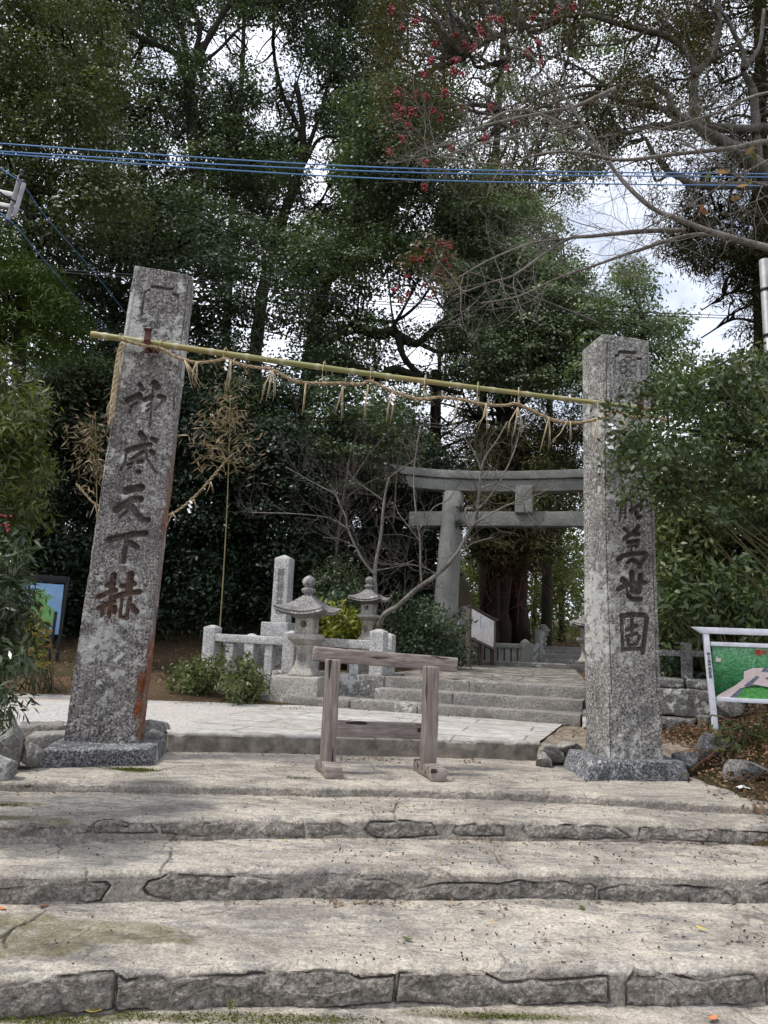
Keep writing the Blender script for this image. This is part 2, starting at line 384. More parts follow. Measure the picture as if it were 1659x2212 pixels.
def gravel_mat():
    m = Mt('pale_gravel')
    c = m.ramp(m.noise(55, 3, .8), [(.36, (.17, .165, .16)), (.5, (.37, .36, .35)), (.62, (.60, .585, .57))])
    c = m.mix(m.ramp(m.noise(1.4, 5, .6, None, .6), [(.42, 0), (.66, .55)]), c, (.42, .36, .29))
    fl = m.attr('flag')
    br = m.nt.nodes.new('ShaderNodeTexBrick'); m.lk(m.vec((1, 1, 1), .27), br.inputs['Vector']); br.inputs['Scale'].default_value = 1.05
    br.inputs['Mortar Size'].default_value = .014; br.inputs['Brick Width'].default_value = 1.3; br.inputs['Row Height'].default_value = .42
    br.inputs['Color1'].default_value = (.47, .45, .42, 1); br.inputs['Color2'].default_value = (.55, .53, .505, 1); br.inputs['Mortar'].default_value = (.24, .225, .20, 1)
    n = m.ramp(m.noise(7, 6, .7), [(.3, .5), (.6, .9)]); fc = m.mix(1., br.outputs['Color'], n, 'MULTIPLY'); fc = m.mix(m.ramp(m.noise(1.7, 6, .7, None, .8), [(.45, 0), (.65, .55)]), fc, (.27, .245, .21))
    fc = m.mix(m.ramp(m.noise(48, 3, .8), [(.32, .5), (.48, 0)]), fc, (.25, .24, .23))
    c = m.mix(fl, c, fc)
    c = m.mix(m.attr('stone'), c, m.ramp(m.noise(8, 5, .65), [(.32, (.10, .09, .075)), (.5, (.19, .17, .145)), (.68, (.29, .26, .22))]))
    return m.done(c, .92, .12, m.bump(m.noise(60, 4, .7), .6, .008))
GRAVEL = gravel_mat()
def earth_mat():
    m = Mt('leaf_strewn_earth')
    c = m.ramp(m.noise(30, 5, .75), [(.3, (.03, .022, .016)), (.5, (.10, .065, .04)), (.7, (.20, .14, .09))])
    c = m.mix(m.ramp(m.noise(.5, 4, .6), [(.45, 0), (.6, .7)]), c, (.03, .035, .015))
    return m.done(c, .95, .1, m.bump(m.noise(40, 5, .75), .8, .03))
EARTH = earth_mat()
DIRT = plain('trodden_dirt', (0.12, 0.1, 0.0765), (0.255, 0.216, 0.17), 9, .95, .6, .1, det=7)
def cobble_mat():
    m = Mt('rough_paving')
    v = m.vec((2.2, 3.2, 1), .35); d = m.vor(1.6, 'DISTANCE_TO_EDGE', 'Distance', v); col = m.vor(1.6, 'F1', 'Color', v)
    c = m.mix(1., m.ramp(m.noise(6, 6, .7), [(.3, (.13, .12, .105)), (.7, (.34, .315, .28))]), m.ramp(col, [(.2, .65), (.8, 1.15)]), 'MULTIPLY')
    c = m.mix(m.ramp(d, [(.015, 1), (.05, 0)]), c, (.08, .07, .055))
    h = m.math('ADD', m.math('MULTIPLY', m.ramp(d, [(.0, 0), (.09, 1)]), 1.), m.math('MULTIPLY', m.noise(14, 5, .6), .8))
    return m.done(c, .9, .15, m.bump(h, .8, .03))
COBBLE = cobble_mat()
def wood_mat(name, c1, c2, c3, axis='X'):
    m = Mt(name); s = {'X': (3, 45, 45), 'Z': (45, 45, 3)}[axis]
    n = m.noise(1., 6, .65, m.vec(s), .6); big = m.noise(2.2, 4, .6)
    c = m.ramp(n, [(.28, c1), (.5, c2), (.72, c3)]); c = m.mix(m.ramp(big, [(.4, 0), (.7, .5)]), c, c1)
    w_ = m.nt.nodes.new('ShaderNodeTexNoise'); m.lk(m.vec({'X': (1.2, 26, 26), 'Z': (26, 26, 1.2)}[axis]), w_.inputs['Vector']); w_.inputs['Scale'].default_value = 1.; w_.inputs['Detail'].default_value = 2
    cr = m.ramp(w_.outputs['Fac'], [(.34, 1), (.37, 0)]); c = m.mix(cr, c, (.035, .028, .024))
    h = m.math('SUBTRACT', n, m.math('MULTIPLY', cr, .8))
    return m.done(c, .85, .2, m.bump(h, .6, .006))
WOODX = wood_mat('weathered_timber', (.10, .08, .07), (.25, .21, .19), (.40, .355, .325))
WOODZ = wood_mat('weathered_timber_post', (.095, .072, .06), (.23, .195, .175), (.38, .335, .305), 'Z')
DWOOD = wood_mat('dark_sign_timber', (.05, .042, .035), (.12, .10, .085), (.2, .17, .14), 'Z')
RUST = plain('rusty_painted_steel', (.045, .014, .012), (.10, .032, .024), 9, .65, .4)
BAMBOO = None
def bamboo_mat():
    m = Mt('green_bamboo'); n = m.noise(1., 4, .6, m.vec((1.5, 60, 60)))
    c = m.ramp(n, [(.3, (.15, .155, .05)), (.55, (.235, .235, .085)), (.75, (.33, .31, .15))])
    c = m.mix(m.ramp(m.noise(2.1, 4), [(.45, 0), (.65, .6)]), c, (.3, .22, .08))
    c = m.mix(m.attr('node'), c, (.40, .37, .25)); return m.done(c, .42, .4)
BAMBOO = bamboo_mat()
DRYBAM = plain('dry_bamboo_cane', (0.16, 0.131, 0.0552), (0.24, 0.207, 0.0957), 5, .6, 0)
STRAW = plain('rice_straw', (0.212, 0.149, 0.0836), (0.391, 0.302, 0.194), 30, .8, .5, .2, bsc=150, bd=.004)
STRAWP = plain('pale_straw', (0.361, 0.292, 0.176), (0.516, 0.43, 0.29), 20, .8, 0, .2)
PAPER = plain('white_paper', (.78, .78, .8), (.84, .84, .86), 5, .8, 0)
BLUEW = plain('blue_cable_sheath', (.09, .20, .42), (.12, .26, .50), 2, .45, 0)
BLACKW = plain('black_cable', (.012, .013, .016), (.02, .02, .024), 2, .6, 0)
GALV = plain('galvanised_steel', (0.223, 0.226, 0.234), (0.322, 0.321, 0.325), 8, .5, .15, .5, .35)
WHITEM = plain('white_painted_metal', (0.63, 0.651, 0.714), (0.819, 0.84, 0.903), 10, .45, .1)
BLACKM = plain('dark_sign_metal', (.012, .012, .014), (.025, .025, .028), 4, .5, 0)
PANEL = plain('faded_board', (0.6, 0.552, 0.528), (0.816, 0.768, 0.744), 7, .7, .1)
INK = plain('black_ink', (.02, .02, .025), (.04, .04, .05), 20, .7, 0)
RED = plain('red_lettering', (.5, .02, .02), (.6, .03, .03), 9, .5, 0)
FAINTB = plain('faint_blue_lettering', (.34, .45, .58), (.46, .55, .66), 60, .7, 0)
INSCR = plain('inscription_shade_grey', (.13, .125, .12), (.25, .24, .235), 60, .95, .4)  # raised grey letters; the shade of cut strokes is put into their colour
VOID = plain('dark_recess', (.02, .02, .02), (.03, .03, .03), 9, .95, 0)
def map_mat():
    m = Mt('painted_forest'); n = m.noise(38, 6, .8, m.vec((1, 1, 1.2)))
    zz = m.math('SUBTRACT', m.sep(2), .92)
    f = m.math('ADD', n, m.math('MULTIPLY', zz, .55))
    return m.done(m.ramp(f, [(.30, (.01, .06, .022)), (.46, (.035, .20, .06)), (.58, (.12, .36, .17)), (.74, (.42, .60, .44))]), .35, .4)
MAPG = map_mat()
PINK = plain('painted_path', (.66, .54, .52), (.76, .64, .62), 20, .4, 0)
ROOFP = plain('painted_roofs', (.05, .055, .08), (.28, .33, .42), 60, .4, 0)
LGREEN = plain('painted_lawn', (.05, .26, .05), (.16, .45, .12), 40, .4, 0)
SEA = plain('printed_sea', (.20, .38, .60), (.28, .46, .68), 4, .4, 0)
ISLE = plain('printed_land', (.13, .34, .10), (.22, .45, .15), 14, .4, 0)

LF_CAM = leafmat('camphor_leaves', [(0.0358, 0.0648, 0.0333), (0.062, 0.0998, 0.0467), (0.0969, 0.138, 0.0634), (0.152, 0.175, 0.0918)], .42)
LF_CAM2 = leafmat('camphor_leaves_blue', [(0.0285, 0.0544, 0.0294), (0.0499, 0.0815, 0.0426), (0.0784, 0.114, 0.0617), (0.114, 0.142, 0.0853)], .4)
LF_YEL = leafmat('olive_leaves', [(0.0404, 0.0619, 0.0248), (0.0689, 0.0954, 0.0358), (0.104, 0.13, 0.0495), (0.155, 0.163, 0.0688)], .45)
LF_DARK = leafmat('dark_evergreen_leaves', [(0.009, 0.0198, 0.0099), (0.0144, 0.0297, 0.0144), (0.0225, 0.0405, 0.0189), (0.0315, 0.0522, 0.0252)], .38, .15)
LF_ROUND = leafmat('grey_green_leaves', [(0.0833, 0.126, 0.0695), (0.133, 0.186, 0.0965), (0.192, 0.246, 0.135), (0.267, 0.309, 0.193)], .45)
LF_CED = leafmat('cedar_sprays', [(0.0264, 0.036, 0.0144), (0.042, 0.0504, 0.0192), (0.066, 0.0696, 0.024), (0.108, 0.084, 0.03)], .7, .12, .15)
LF_CYP = leafmat('cypress_sprays', [(.022, .045, .008), (.04, .07, .012), (.07, .10, .02)], .7, .2, .15)
LF_BER = leafmat('holly_leaves_reddish', [(0.0438, 0.0625, 0.0225), (0.075, 0.075, 0.0275), (0.112, 0.0562, 0.0312), (0.0625, 0.0938, 0.0275)], .4, spread=1.)
LF_NAN = leafmat('nandina_leaves_green', [(0.021, 0.0408, 0.0096), (0.042, 0.0703, 0.0144), (0.0756, 0.105, 0.02), (0.168, 0.165, 0.036)], .38, .3, .4, 2.5)
LF_NAND = leafmat('nandina_leaves_dark', [(0.0152, 0.0323, 0.0122), (0.0261, 0.0494, 0.0168), (0.0544, 0.0763, 0.0306), (0.0927, 0.112, 0.0574)], .32, .2, .5, 2.5)
LF_HOL = leafmat('glossy_dark_leaves', [(0.0218, 0.0443, 0.0145), (0.0354, 0.064, 0.0194), (0.0612, 0.0935, 0.0283), (0.0952, 0.118, 0.0444)], .45, .25, .4, 3)
LF_FAR = leafmat('sunlit_far_leaves', [(.06, .085, .018), (.10, .13, .03), (.17, .19, .05), (.24, .25, .08)], .6, .35)
LF_BUSH = leafmat('bush_leaves', [(0.0375, 0.0638, 0.0198), (0.0688, 0.099, 0.027), (0.112, 0.138, 0.0405), (0.188, 0.187, 0.054)], .42, .25, .4, 3)
LF_GOLD = leafmat('yellow_green_leaves', [(.14, .17, .02), (.24, .26, .03), (.36, .36, .05), (.10, .13, .02)], .42, .3, .4, 3)
LF_AUT = leafmat('autumn_leaves', [(.25, .18, .03), (.34, .22, .06), (.30, .10, .05), (.12, .13, .03), (.2, .2, .05)], .5, .35, .3, 3, spread=1.)
LF_AUTG = leafmat('turning_leaves', [(.07, .10, .02), (.12, .14, .03), (.22, .19, .04), (.24, .13, .05), (.10, .12, .03)], .5, .35, .3, 3, spread=1.)
LF_DRY = leafmat('dry_bamboo_leaves', [(.12, .085, .05), (.21, .15, .09), (.31, .235, .15), (.16, .115, .07)], .7, .2, .2, 3, spread=1.)
LITTER = leafmat('fallen_leaf_litter', [(0.045, 0.029, 0.0168), (0.105, 0.058, 0.0308), (0.195, 0.116, 0.063), (0.33, 0.21, 0.105), (0.075, 0.0435, 0.028), (0.15, 0.087, 0.049)], .75, .1, .2, 2, spread=1.)
LF_TWIG = leafmat('red_brown_twigs', [(.10, .04, .025), (.16, .07, .04)], .8, 0, .2)
MOSSM = leafmat('moss_green', [(.05, .07, .008), (.09, .11, .012), (.13, .14, .02)], .9, .2, .1, 6)
BERRY = plain('red_berries', (.19, .008, .013), (.30, .014, .02), 20, .35, 0, .5)
BK_DARK = bark('dark_mossy_bark', (.012, .010, .008), (.045, .038, .03), (.022, .03, .012))
BK_CED = bark('red_cedar_bark', (.012, .008, .007), (.045, .028, .023), None, 1., .12)
BK_PALE = bark('pale_lichen_bark', (0.072, 0.0588, 0.0497), (0.245, 0.221, 0.192), (0.259, 0.249, 0.212), 2.5, .5)
BK_GREY = bark('grey_smooth_bark', (.05, .044, .04), (.17, .155, .14), (.06, .06, .04), 1.6, .6)
CHTW = bark('pale_cherry_bark', (0.13, 0.114, 0.0994), (0.331, 0.304, 0.272), None, 3, .5)
TWIG = bark('pale_twig_bark', (0.0638, 0.0518, 0.0455), (0.165, 0.144, 0.128), None, 3, .5)
STEMM = plain('green_stem', (.05, .05, .02), (.10, .09, .04), 9, .7, 0)

# ------------------------------------------------------------------ signed distances
def d_poly(X, pl):                            # distance to an open polyline (N,2)
    d = np.full(len(X), 1e9)
    for a, b in zip(pl[:-1], pl[1:]):
        a = np.asarray(a, float); b = np.asarray(b, float); ab = b-a; t = np.clip(((X-a)@ab)/max(ab@ab, 1e-12), 0, 1)
        d = np.minimum(d, np.linalg.norm(X-a-t[:, None]*ab, axis=1))
    return d
def sd_polygon(X, pg):                        # negative inside
    pg = np.asarray(pg, float); d = d_poly(X, np.concatenate([pg, pg[:1]])); ins = np.zeros(len(X), bool); j = len(pg)-1
    for i in range(len(pg)):
        a, b = pg[i], pg[j]; c = ((a[1] > X[:, 1]) != (b[1] > X[:, 1]))
        with np.errstate(divide='ignore', invalid='ignore'):
            c &= X[:, 0] < (b[0]-a[0])*(X[:, 1]-a[1])/(b[1]-a[1])+a[0]
        ins ^= c; j = i
    return np.where(ins, -d, d)
def sst(a, b, x): t = np.clip((x-a)/(b-a), 0, 1); return t*t*(3-2*t)
def proj(V):
    q = np.asarray(V)-_C; z = q@_F; return np.stack([PW/2+FPX*(q@_R)/z, PH/2-FPX*(q@_U)/z], 1)

# ------------------------------------------------------------------ worn steps, landing and terrace
def nosing(pts, z):
    w_ = np.array([G(x, y, z) for x, y in pts]); o = np.argsort(w_[:, 0]); w_ = w_[o]
    return lambda x: np.interp(x, w_[:, 0], w_[:, 1])
Z1, Z2, Z3, Z4, Z5, ZT = 0., -.06, -.178, -.323, -.47, .17
N1 = nosing([(0, 1690), (415, 1697), (830, 1703), (1100, 1710), (1300, 1722), (1600, 1740)], Z1)
N2 = nosing([(0, 1777), (300, 1771), (830, 1768), (1200, 1775), (1659, 1785)], Z2)
N3 = nosing([(0, 1887), (400, 1879), (830, 1880), (1300, 1885), (1659, 1890)], Z3)
N4 = nosing([(0, 2108), (250, 2096), (830, 2093), (1250, 2090), (1659, 2090)], Z4)
NT = nosing([(0, 1567), (200, 1564), (354, 1563), (363, 1581), (830, 1592), (1165, 1602)], ZT)
LZ = lambda pts: [(.5*x, 1598+.5*y) for x, y in pts]            # two survey sheets of the steps
RZ = lambda pts: [(829.4+.5*x, 1598+.5*y) for x, y in pts]
def sheet(name, nose, back, zf, zb, zbot, x0, x1, mat, nx=760, nt=70, nr=26, r=.022, stones=(), cracks=(), holes=(), moss=(), amp=.006, wig=.012, seed=0, riser=.6, xr=None, flag=None, lip=.006, gap=.004):
    U = np.linspace(0, 1, nx)
    X = x0+(x1-x0)*U
    yf = nose(X)+wig*fbm(np.c_[X, X*0, X*0+seed], 2.2, 5, seed); yb = np.maximum(back(X), yf+.05)
    T = np.linspace(1, 0, nt)**1.25
    rows = []
    for t in T: rows.append((np.stack([X if xr is None else x0+(xr(yf+(yb-yf)*t)-x0)*U, yf+r+(yb-yf-r)*t, np.full(nx, zf+(zb-zf)*t)], 1), 0, t))
    for a in np.linspace(.25, 1, 4)*pi/2: rows.append((np.stack([X, yf+r-r*sin(a), np.full(nx, zf-r+r*cos(a))], 1), 1, 0))
    for k in np.linspace(0, 1, nr)[1:]: rows.append((np.stack([X, yf, zf-r+(zbot-zf+r)*k], 1) if False else np.stack([X, yf, np.full(nx, zf-r+(zbot-zf+r)*k)], 1), 2, k))
    V = np.concatenate([q[0] for q in rows]); kind = np.repeat([q[1] for q in rows], nx)
    st = np.zeros(len(V)); cr = np.zeros(len(V)); ms = np.zeros(len(V)); base = V.copy()
    n1 = fbm(base, 3., 5, seed+2); n2 = fbm(base, 14, 4, seed+7)
    V[:, 2] += np.where(kind == 0, amp*(n1*1.6+.5*n2), amp*.6*n1)
    V[:, 1] -= np.where(kind > 0, .008*n1+.006*n2, 0)
    trow = np.repeat([q[2] if q[1] == 0 else 0. for q in rows], nx)
    chip = np.clip(fbm(np.c_[base[:, 0], base[:, 0]*0, base[:, 0]*0+seed], 6, 4, seed+91)-.12, 0, 1); near = np.where(kind == 2, sst(.45, 0, trow*0+np.repeat([q[2] if q[1] == 2 else 0 for q in rows], nx)), np.where(kind == 1, 1, sst(.07, 0, trow)))
    V[:, 2] -= chip*near*.075*(kind < 2); V[:, 1] += chip*near*.06*(kind > 0)
    tr = kind == 0; ri = np.where(kind > 0)[0]
    warp = np.stack([fbm(base, 9, 3, seed+11), fbm(base, 9, 3, seed+12)], 1)*.02
    # stones set into the riser
    Q = base[ri][:, [0, 2]]; best = np.full(len(ri), 1e9)
    for pg in stones:
        W_ = []
        for px, py in pg:
            Y = 5.
            for _ in range(6): Y = float(nose(P(px, py, Y)[0]))
            W_.append(P(px, py, Y)[[0, 2]])
        W_ = np.array(W_); lo = W_.min(0)-.05; hi = W_.max(0)+.05
        m = ((Q > lo) & (Q < hi)).all(1)
        if m.any(): best[m] = np.where(np.abs(sd_polygon(Q[m]+warp[ri][m]*.5, W_)) < np.abs(best[m]), sd_polygon(Q[m]+warp[ri][m]*.5, W_), best[m])
    if len(stones):
        ins = sst(.002, -.002, best); g = np.exp(-(best/gap)**2)*np.clip(.6+3.*fbm(base[ri], 4, 3, seed+21), 0, 1.3)
        rock = .022*fbm(base[ri]*np.array([1, 1, 1.4]), 7, 5, seed+31, .6)+.012*np.round(2.2*fbm(base[ri]*np.array([1, 1, 1.8]), 5, 2, seed+61))/2.2+.004*sst(0, -.03, best)+.010*fbm(base[ri], 26, 3, seed+33)
        V[ri, 1] += ins*(lip-rock-.010)+g*.026
        st[ri] = ins; cr[ri] = np.clip(g*1.2-.4, 0, 1)
        V[ri, 1] += (1-ins)*(-.004)
    if riser: st[ri] = np.maximum(st[ri], np.where(kind[ri] == 1, .25, 1)*riser*(np.clip(.85+.7*n1[ri]+.5*n2[ri], 0, 1) if riser < 1 else 1))
    C2 = base[:, :2]+warp
    for pl in cracks:
        W_ = np.array([G(x, y, zf)[:2] for x, y in pl]); lo = W_.min(0)-.06; hi = W_.max(0)+.06
        m = np.where((C2 > lo).all(1) & (C2 < hi).all(1) & (kind < 2))[0]
        if len(m):
            d = d_poly(C2[m], W_); g = np.exp(-(d/.0048)**2); V[m, 2] -= .018*g; cr[m] = np.maximum(cr[m], g)
    for hx, hy, ra, rb in holes:
        c = G(hx, hy, zf)[:2]; q = (C2-c)/np.array([ra, rb]); d = np.linalg.norm(q, axis=1)+.35*n2
        g = sst(1.15, .8, d); V[:, 2] -= .022*g; V[:, 1] += np.where(kind > 0, .02*g, 0); st = np.maximum(st, g*.6); cr = np.maximum(cr, g*.35)
    for hx, hy, ra, rb in moss:
        c = G(hx, hy, zf)[:2]; q = (base[:, :2]-c)/np.array([ra, rb]); d = np.linalg.norm(q, axis=1)+.5*n1+.25*n2; ms = np.maximum(ms, sst(1.15, .75, d))
    F = grid(nx, len(rows))[:, ::-1]
    at = dict(stone=st, crack=cr, moss=ms)
    if flag is not None: at['flag'] = flag(base)
    o = obj(name, (V, F), mat, attrs=at); tag(o, kind='structure'); return o

S4 = [LZ(q) for q in (
 [(-400, 1090), (-200, 1060), (0, 1070), (130, 1045), (480, 1000), (495, 1020), (490, 1160), (300, 1178), (-400, 1190)],
 [(503, 1015), (545, 1045), (640, 1022), (700, 1018), (738, 1030), (742, 1090), (720, 1172), (503, 1172)],
 [(750, 1040), (790, 1030), (1050, 1028), (1320, 1008), (1500, 1018), (1560, 1042), (1705, 1025), (1700, 1140), (1400, 1165), (745, 1175)])] + [RZ(q) for q in (
 [(62, 1015), (280, 1016), (430, 1022), (520, 1062), (700, 1042), (960, 1022), (970, 1130), (600, 1150), (52, 1140)],
 [(1040, 1045), (1090, 975), (1200, 1010), (1380, 1036), (1590, 1010), (1628, 1060), (1636, 1130), (1300, 1150), (1040, 1145)],
 [(1645, 1040), (1700, 1020), (1950, 1010), (2000, 1130), (1650, 1140)])]
S3 = [LZ(q) for q in (
 [(-400, 660), (0, 645), (180, 622), (460, 612), (480, 628), (440, 692), (200, 702), (-400, 730)],
 [(615, 640), (640, 607), (740, 578), (900, 590), (1100, 600), (1200, 615), (1222, 640), (1215, 692), (1000, 706), (800, 696), (640, 662)],
 [(1280, 692), (1310, 650), (1400, 618), (1560, 610), (1659, 606), (1720, 622), (1778, 652), (1773, 692), (1659, 702)])] + [RZ(q) for q in (
 [(140, 642), (250, 622), (600, 616), (890, 622), (913, 640), (908, 708), (600, 708), (140, 694)],
 [(927, 652), (1040, 626), (1300, 630), (1530, 640), (1558, 680), (1565, 732), (1200, 730), (927, 720)],
 [(1562, 640), (1659, 616), (1900, 622), (2000, 740), (1587, 736)])]
S2 = [LZ(q) for q in (
 [(-300, 380), (70, 375), (130, 350), (300, 356), (390, 377), (393, 400), (250, 415), (-300, 415)],
 [(402, 362), (470, 346), (630, 356), (680, 397), (560, 410), (410, 406)],
 [(694, 362), (860, 362), (1088, 356), (1098, 385), (1090, 412), (820, 415), (704, 402)],
 [(1122, 392), (1160, 366), (1308, 361), (1316, 425), (1160, 425)],
 [(1328, 366), (1470, 358), (1518, 382), (1528, 410), (1332, 425)],
 [(1572, 392), (1600, 361), (1750, 352), (1860, 360), (1892, 410), (1659, 428), (1600, 420)])] + [RZ(q) for q in (
 [(292, 402), (312, 371), (400, 361), (520, 372), (518, 416), (330, 416)],
 [(592, 392), (622, 362), (800, 366), (1010, 386), (1068, 421), (900, 436), (620, 421)],
 [(1097, 431), (1112, 376), (1300, 381), (1659, 401), (1659, 446), (1500, 446)], [(1664, 402), (1900, 405), (1900, 460), (1664, 450)])]
sheet('stone_step', N4, lambda x: N3(x)+.05, Z4, Z4+.006, Z5-.02, -3.2, 3.4, TREAD, 1500, 110, 56, stones=S4, seed=40,
      cracks=[LZ([(0, 860), (100, 800), (200, 745), (500, 735), (800, 700)]), LZ([(20, 900), (30, 850), (110, 790)]), RZ([(1150, 770), (1300, 790), (1490, 800)])],
      moss=[(150, 2010, .55, .13), (60, 2040, .3, .2), (40, 1990, .2, .12), (330, 2030, .2, .06)], amp=.009, wig=.03)
sheet('stone_step', N3, lambda x: N2(x)+.05, Z3, Z3+.006, Z4-.02, -3.2, 3.4, TREAD, 1400, 100, 52, stones=S3, seed=50,
      cracks=[LZ([(220, 440), (270, 470), (200, 500)]), LZ([(520, 495), (640, 470), (745, 462), (740, 500), (690, 565)]), RZ([(470, 480), (500, 530), (545, 560)]), LZ([(370, 555), (380, 610), (450, 625)])],
      holes=[(829+160, 1598+300, .10, .022)], moss=[(60, 1815, .22, .05)], amp=.008, wig=.03)
sheet('stone_step', N2, lambda x: N1(x)+.05, Z2, Z2+.004, Z3-.02, -3.3, 3.3, TREAD, 1300, 90, 46, stones=S2, seed=60,
      cracks=[RZ([(65, 265), (40, 310), (60, 345)])], moss=[(20, 1738, .3, .07), (50, 1768, .25, .06)], amp=.007, wig=.03)
sheet('landing', N1, lambda x: NT(x)+.4, Z1, Z1+.01, Z2-.02, -4.2, 2.95, TREAD, 900, 110, 16, seed=70, r=.016,
      cracks=[LZ([(690, 145), (740, 165), (960, 180), (1020, 192)]), LZ([(690, 105), (725, 120)]), RZ([(330, 205), (480, 208), (520, 220)]), RZ([(530, 215), (560, 203), (700, 212), (800, 208)]), RZ([(690, 215), (705, 245), (720, 220), (850, 218), (880, 240)])],
      holes=[(228, 1697, .10, .03), (470, 1703, .05, .02), (135, 1702, .04, .015), (829+330, 1598+206, .07, .018)], moss=[(228, 1697, .1, .03), (285, 1664, .2, .06), (345, 1690, .12, .03)], amp=.006)
sheet('lower_path', lambda x: 1.6+0*x, lambda x: N4(x)+.06, Z5, Z5, Z5-.2, -3.6, 3.8, TREAD, 420, 90, 6, seed=80, moss=[(90, 2205, .2, .05), (430, 2200, .6, .05), (600, 2200, .4, .04), (1100, 2195, .5, .04)], amp=.008)
# terrace: pale flagstones in the middle, gravel to the left
_ta, _tb = G(1165, 1607, ZT), G(1222, 1548, ZT)
_fa, _fb = G(400, 1577, ZT), G(585, 1515, ZT)
def tflag(b):
    n = np.array([(_fb-_fa)[1], -(_fb-_fa)[0]]); n /= np.linalg.norm(n)
    return sst(-.15, .15, (b[:, :2]-_fa[:2])@n+.25*fbm(b, 2.5, 3, 5))
sheet('terrace', NT, lambda x: np.interp(x, [-10, -5, -2.6, -1.5, 2.4], [17, 15.2, 13.4, 11.2, 9.9]), ZT, ZT+.01, -.02, -10.5, 1.46, GRAVEL, 900, 130, 16,
      seed=90, r=.02, riser=1., flag=tflag, amp=.005, wig=.02, xr=lambda y: np.interp(y, [7, 9.7, 12], [1.44, 2.42, 2.42]))

# ------------------------------------------------------------------ ground
def gh(x, y):
    z = np.interp(y, [-200, 2, 3.2, 5.6, 6.6, 7.4, 9.4, 11, 14, 40, 80, 300], [-.8, -.75, -.5, -.12, -.09, .11, .14, .32, .50, .62, 3, 8])
    mid = (x > -4) & (x < 3.2) & (y < 7.2); z = np.where(mid, np.minimum(z, -.72), z)
    xe = np.interp(y, [0, 4, 5.4, 6.5, 7.5, 9, 11], [3.4, 2.95, 2.5, 2.45, 2.75, 3.4, 5.])
    b = sst(0, 1.6, x-xe); z0 = np.interp(y, [2, 3.4, 4.4, 5.2, 5.7, 6.6, 8, 10], [-.48, -.36, -.2, -.08, -.01, .0, .14, .5])
    z = np.where((x > xe-.25) & (y < 9.5), np.maximum(z, z0-.05+sst(-.25, .3, x-xe)*.06+b*.42), z)
    xl = np.interp(y, [0, 4, 6, 7], [-3.2, -3., -2.75, -3.1]); b2 = sst(0, 1.2, xl-x)
    z = np.where((x < xl+.2) & (y < 7.0), np.maximum(z, z0-.03+b2*.35), z)
    hill = sst(0, 9, y-(12.9+.35*np.clip(-2.5-x, -3, 8))-np.clip(x+2, 0, 9)*1.6)*3.2 + sst(10, 40, y)*np.clip(-x-3, 0, 20)*.08
    z = z+np.where(y > 12, hill, 0)*np.where(x > 3, .25, 1)
    return z
_s = np.sinh(np.linspace(-4.4, 4.4, 300)); gx = _s/np.abs(_s).max()*220
gy = np.concatenate([np.linspace(-160, -2, 12), np.linspace(-1.6, 18, 210), 18+np.linspace(.05, 1, 60)**2.2*240])
X, Y = np.meshgrid(gx, gy); gz = gh(X.ravel(), Y.ravel())
gp = np.stack([X.ravel(), Y.ravel(), gz], 1); gp[:, 2] += .05*fbm(gp, 1.1, 4, 3)*sst(2.2, 3, np.abs(gp[:, 0]-.0)+0*gz)
tag(obj('ground', (gp, grid(len(gx), len(gy))), EARTH), kind='structure')

xs_ = np.linspace(0, 1, 60); ys_ = np.linspace(6.85, 9.75, 90); A2_, B2_ = np.meshgrid(xs_, ys_); B2_ = B2_.ravel(); A2_ = A2_.ravel()
xl_ = np.interp(B2_, [6.9, 9.7], [1.40, 2.35]); dp = np.stack([xl_+(3.05-xl_)*A2_, B2_, np.zeros_like(A2_)], 1); dp[:, 2] = .158+.02*fbm(dp, 2.5, 4, 8)-.10*sst(7.15, 6.85, B2_)
tag(obj('dirt_path', (dp, grid(60, 90)), DIRT), kind='structure')

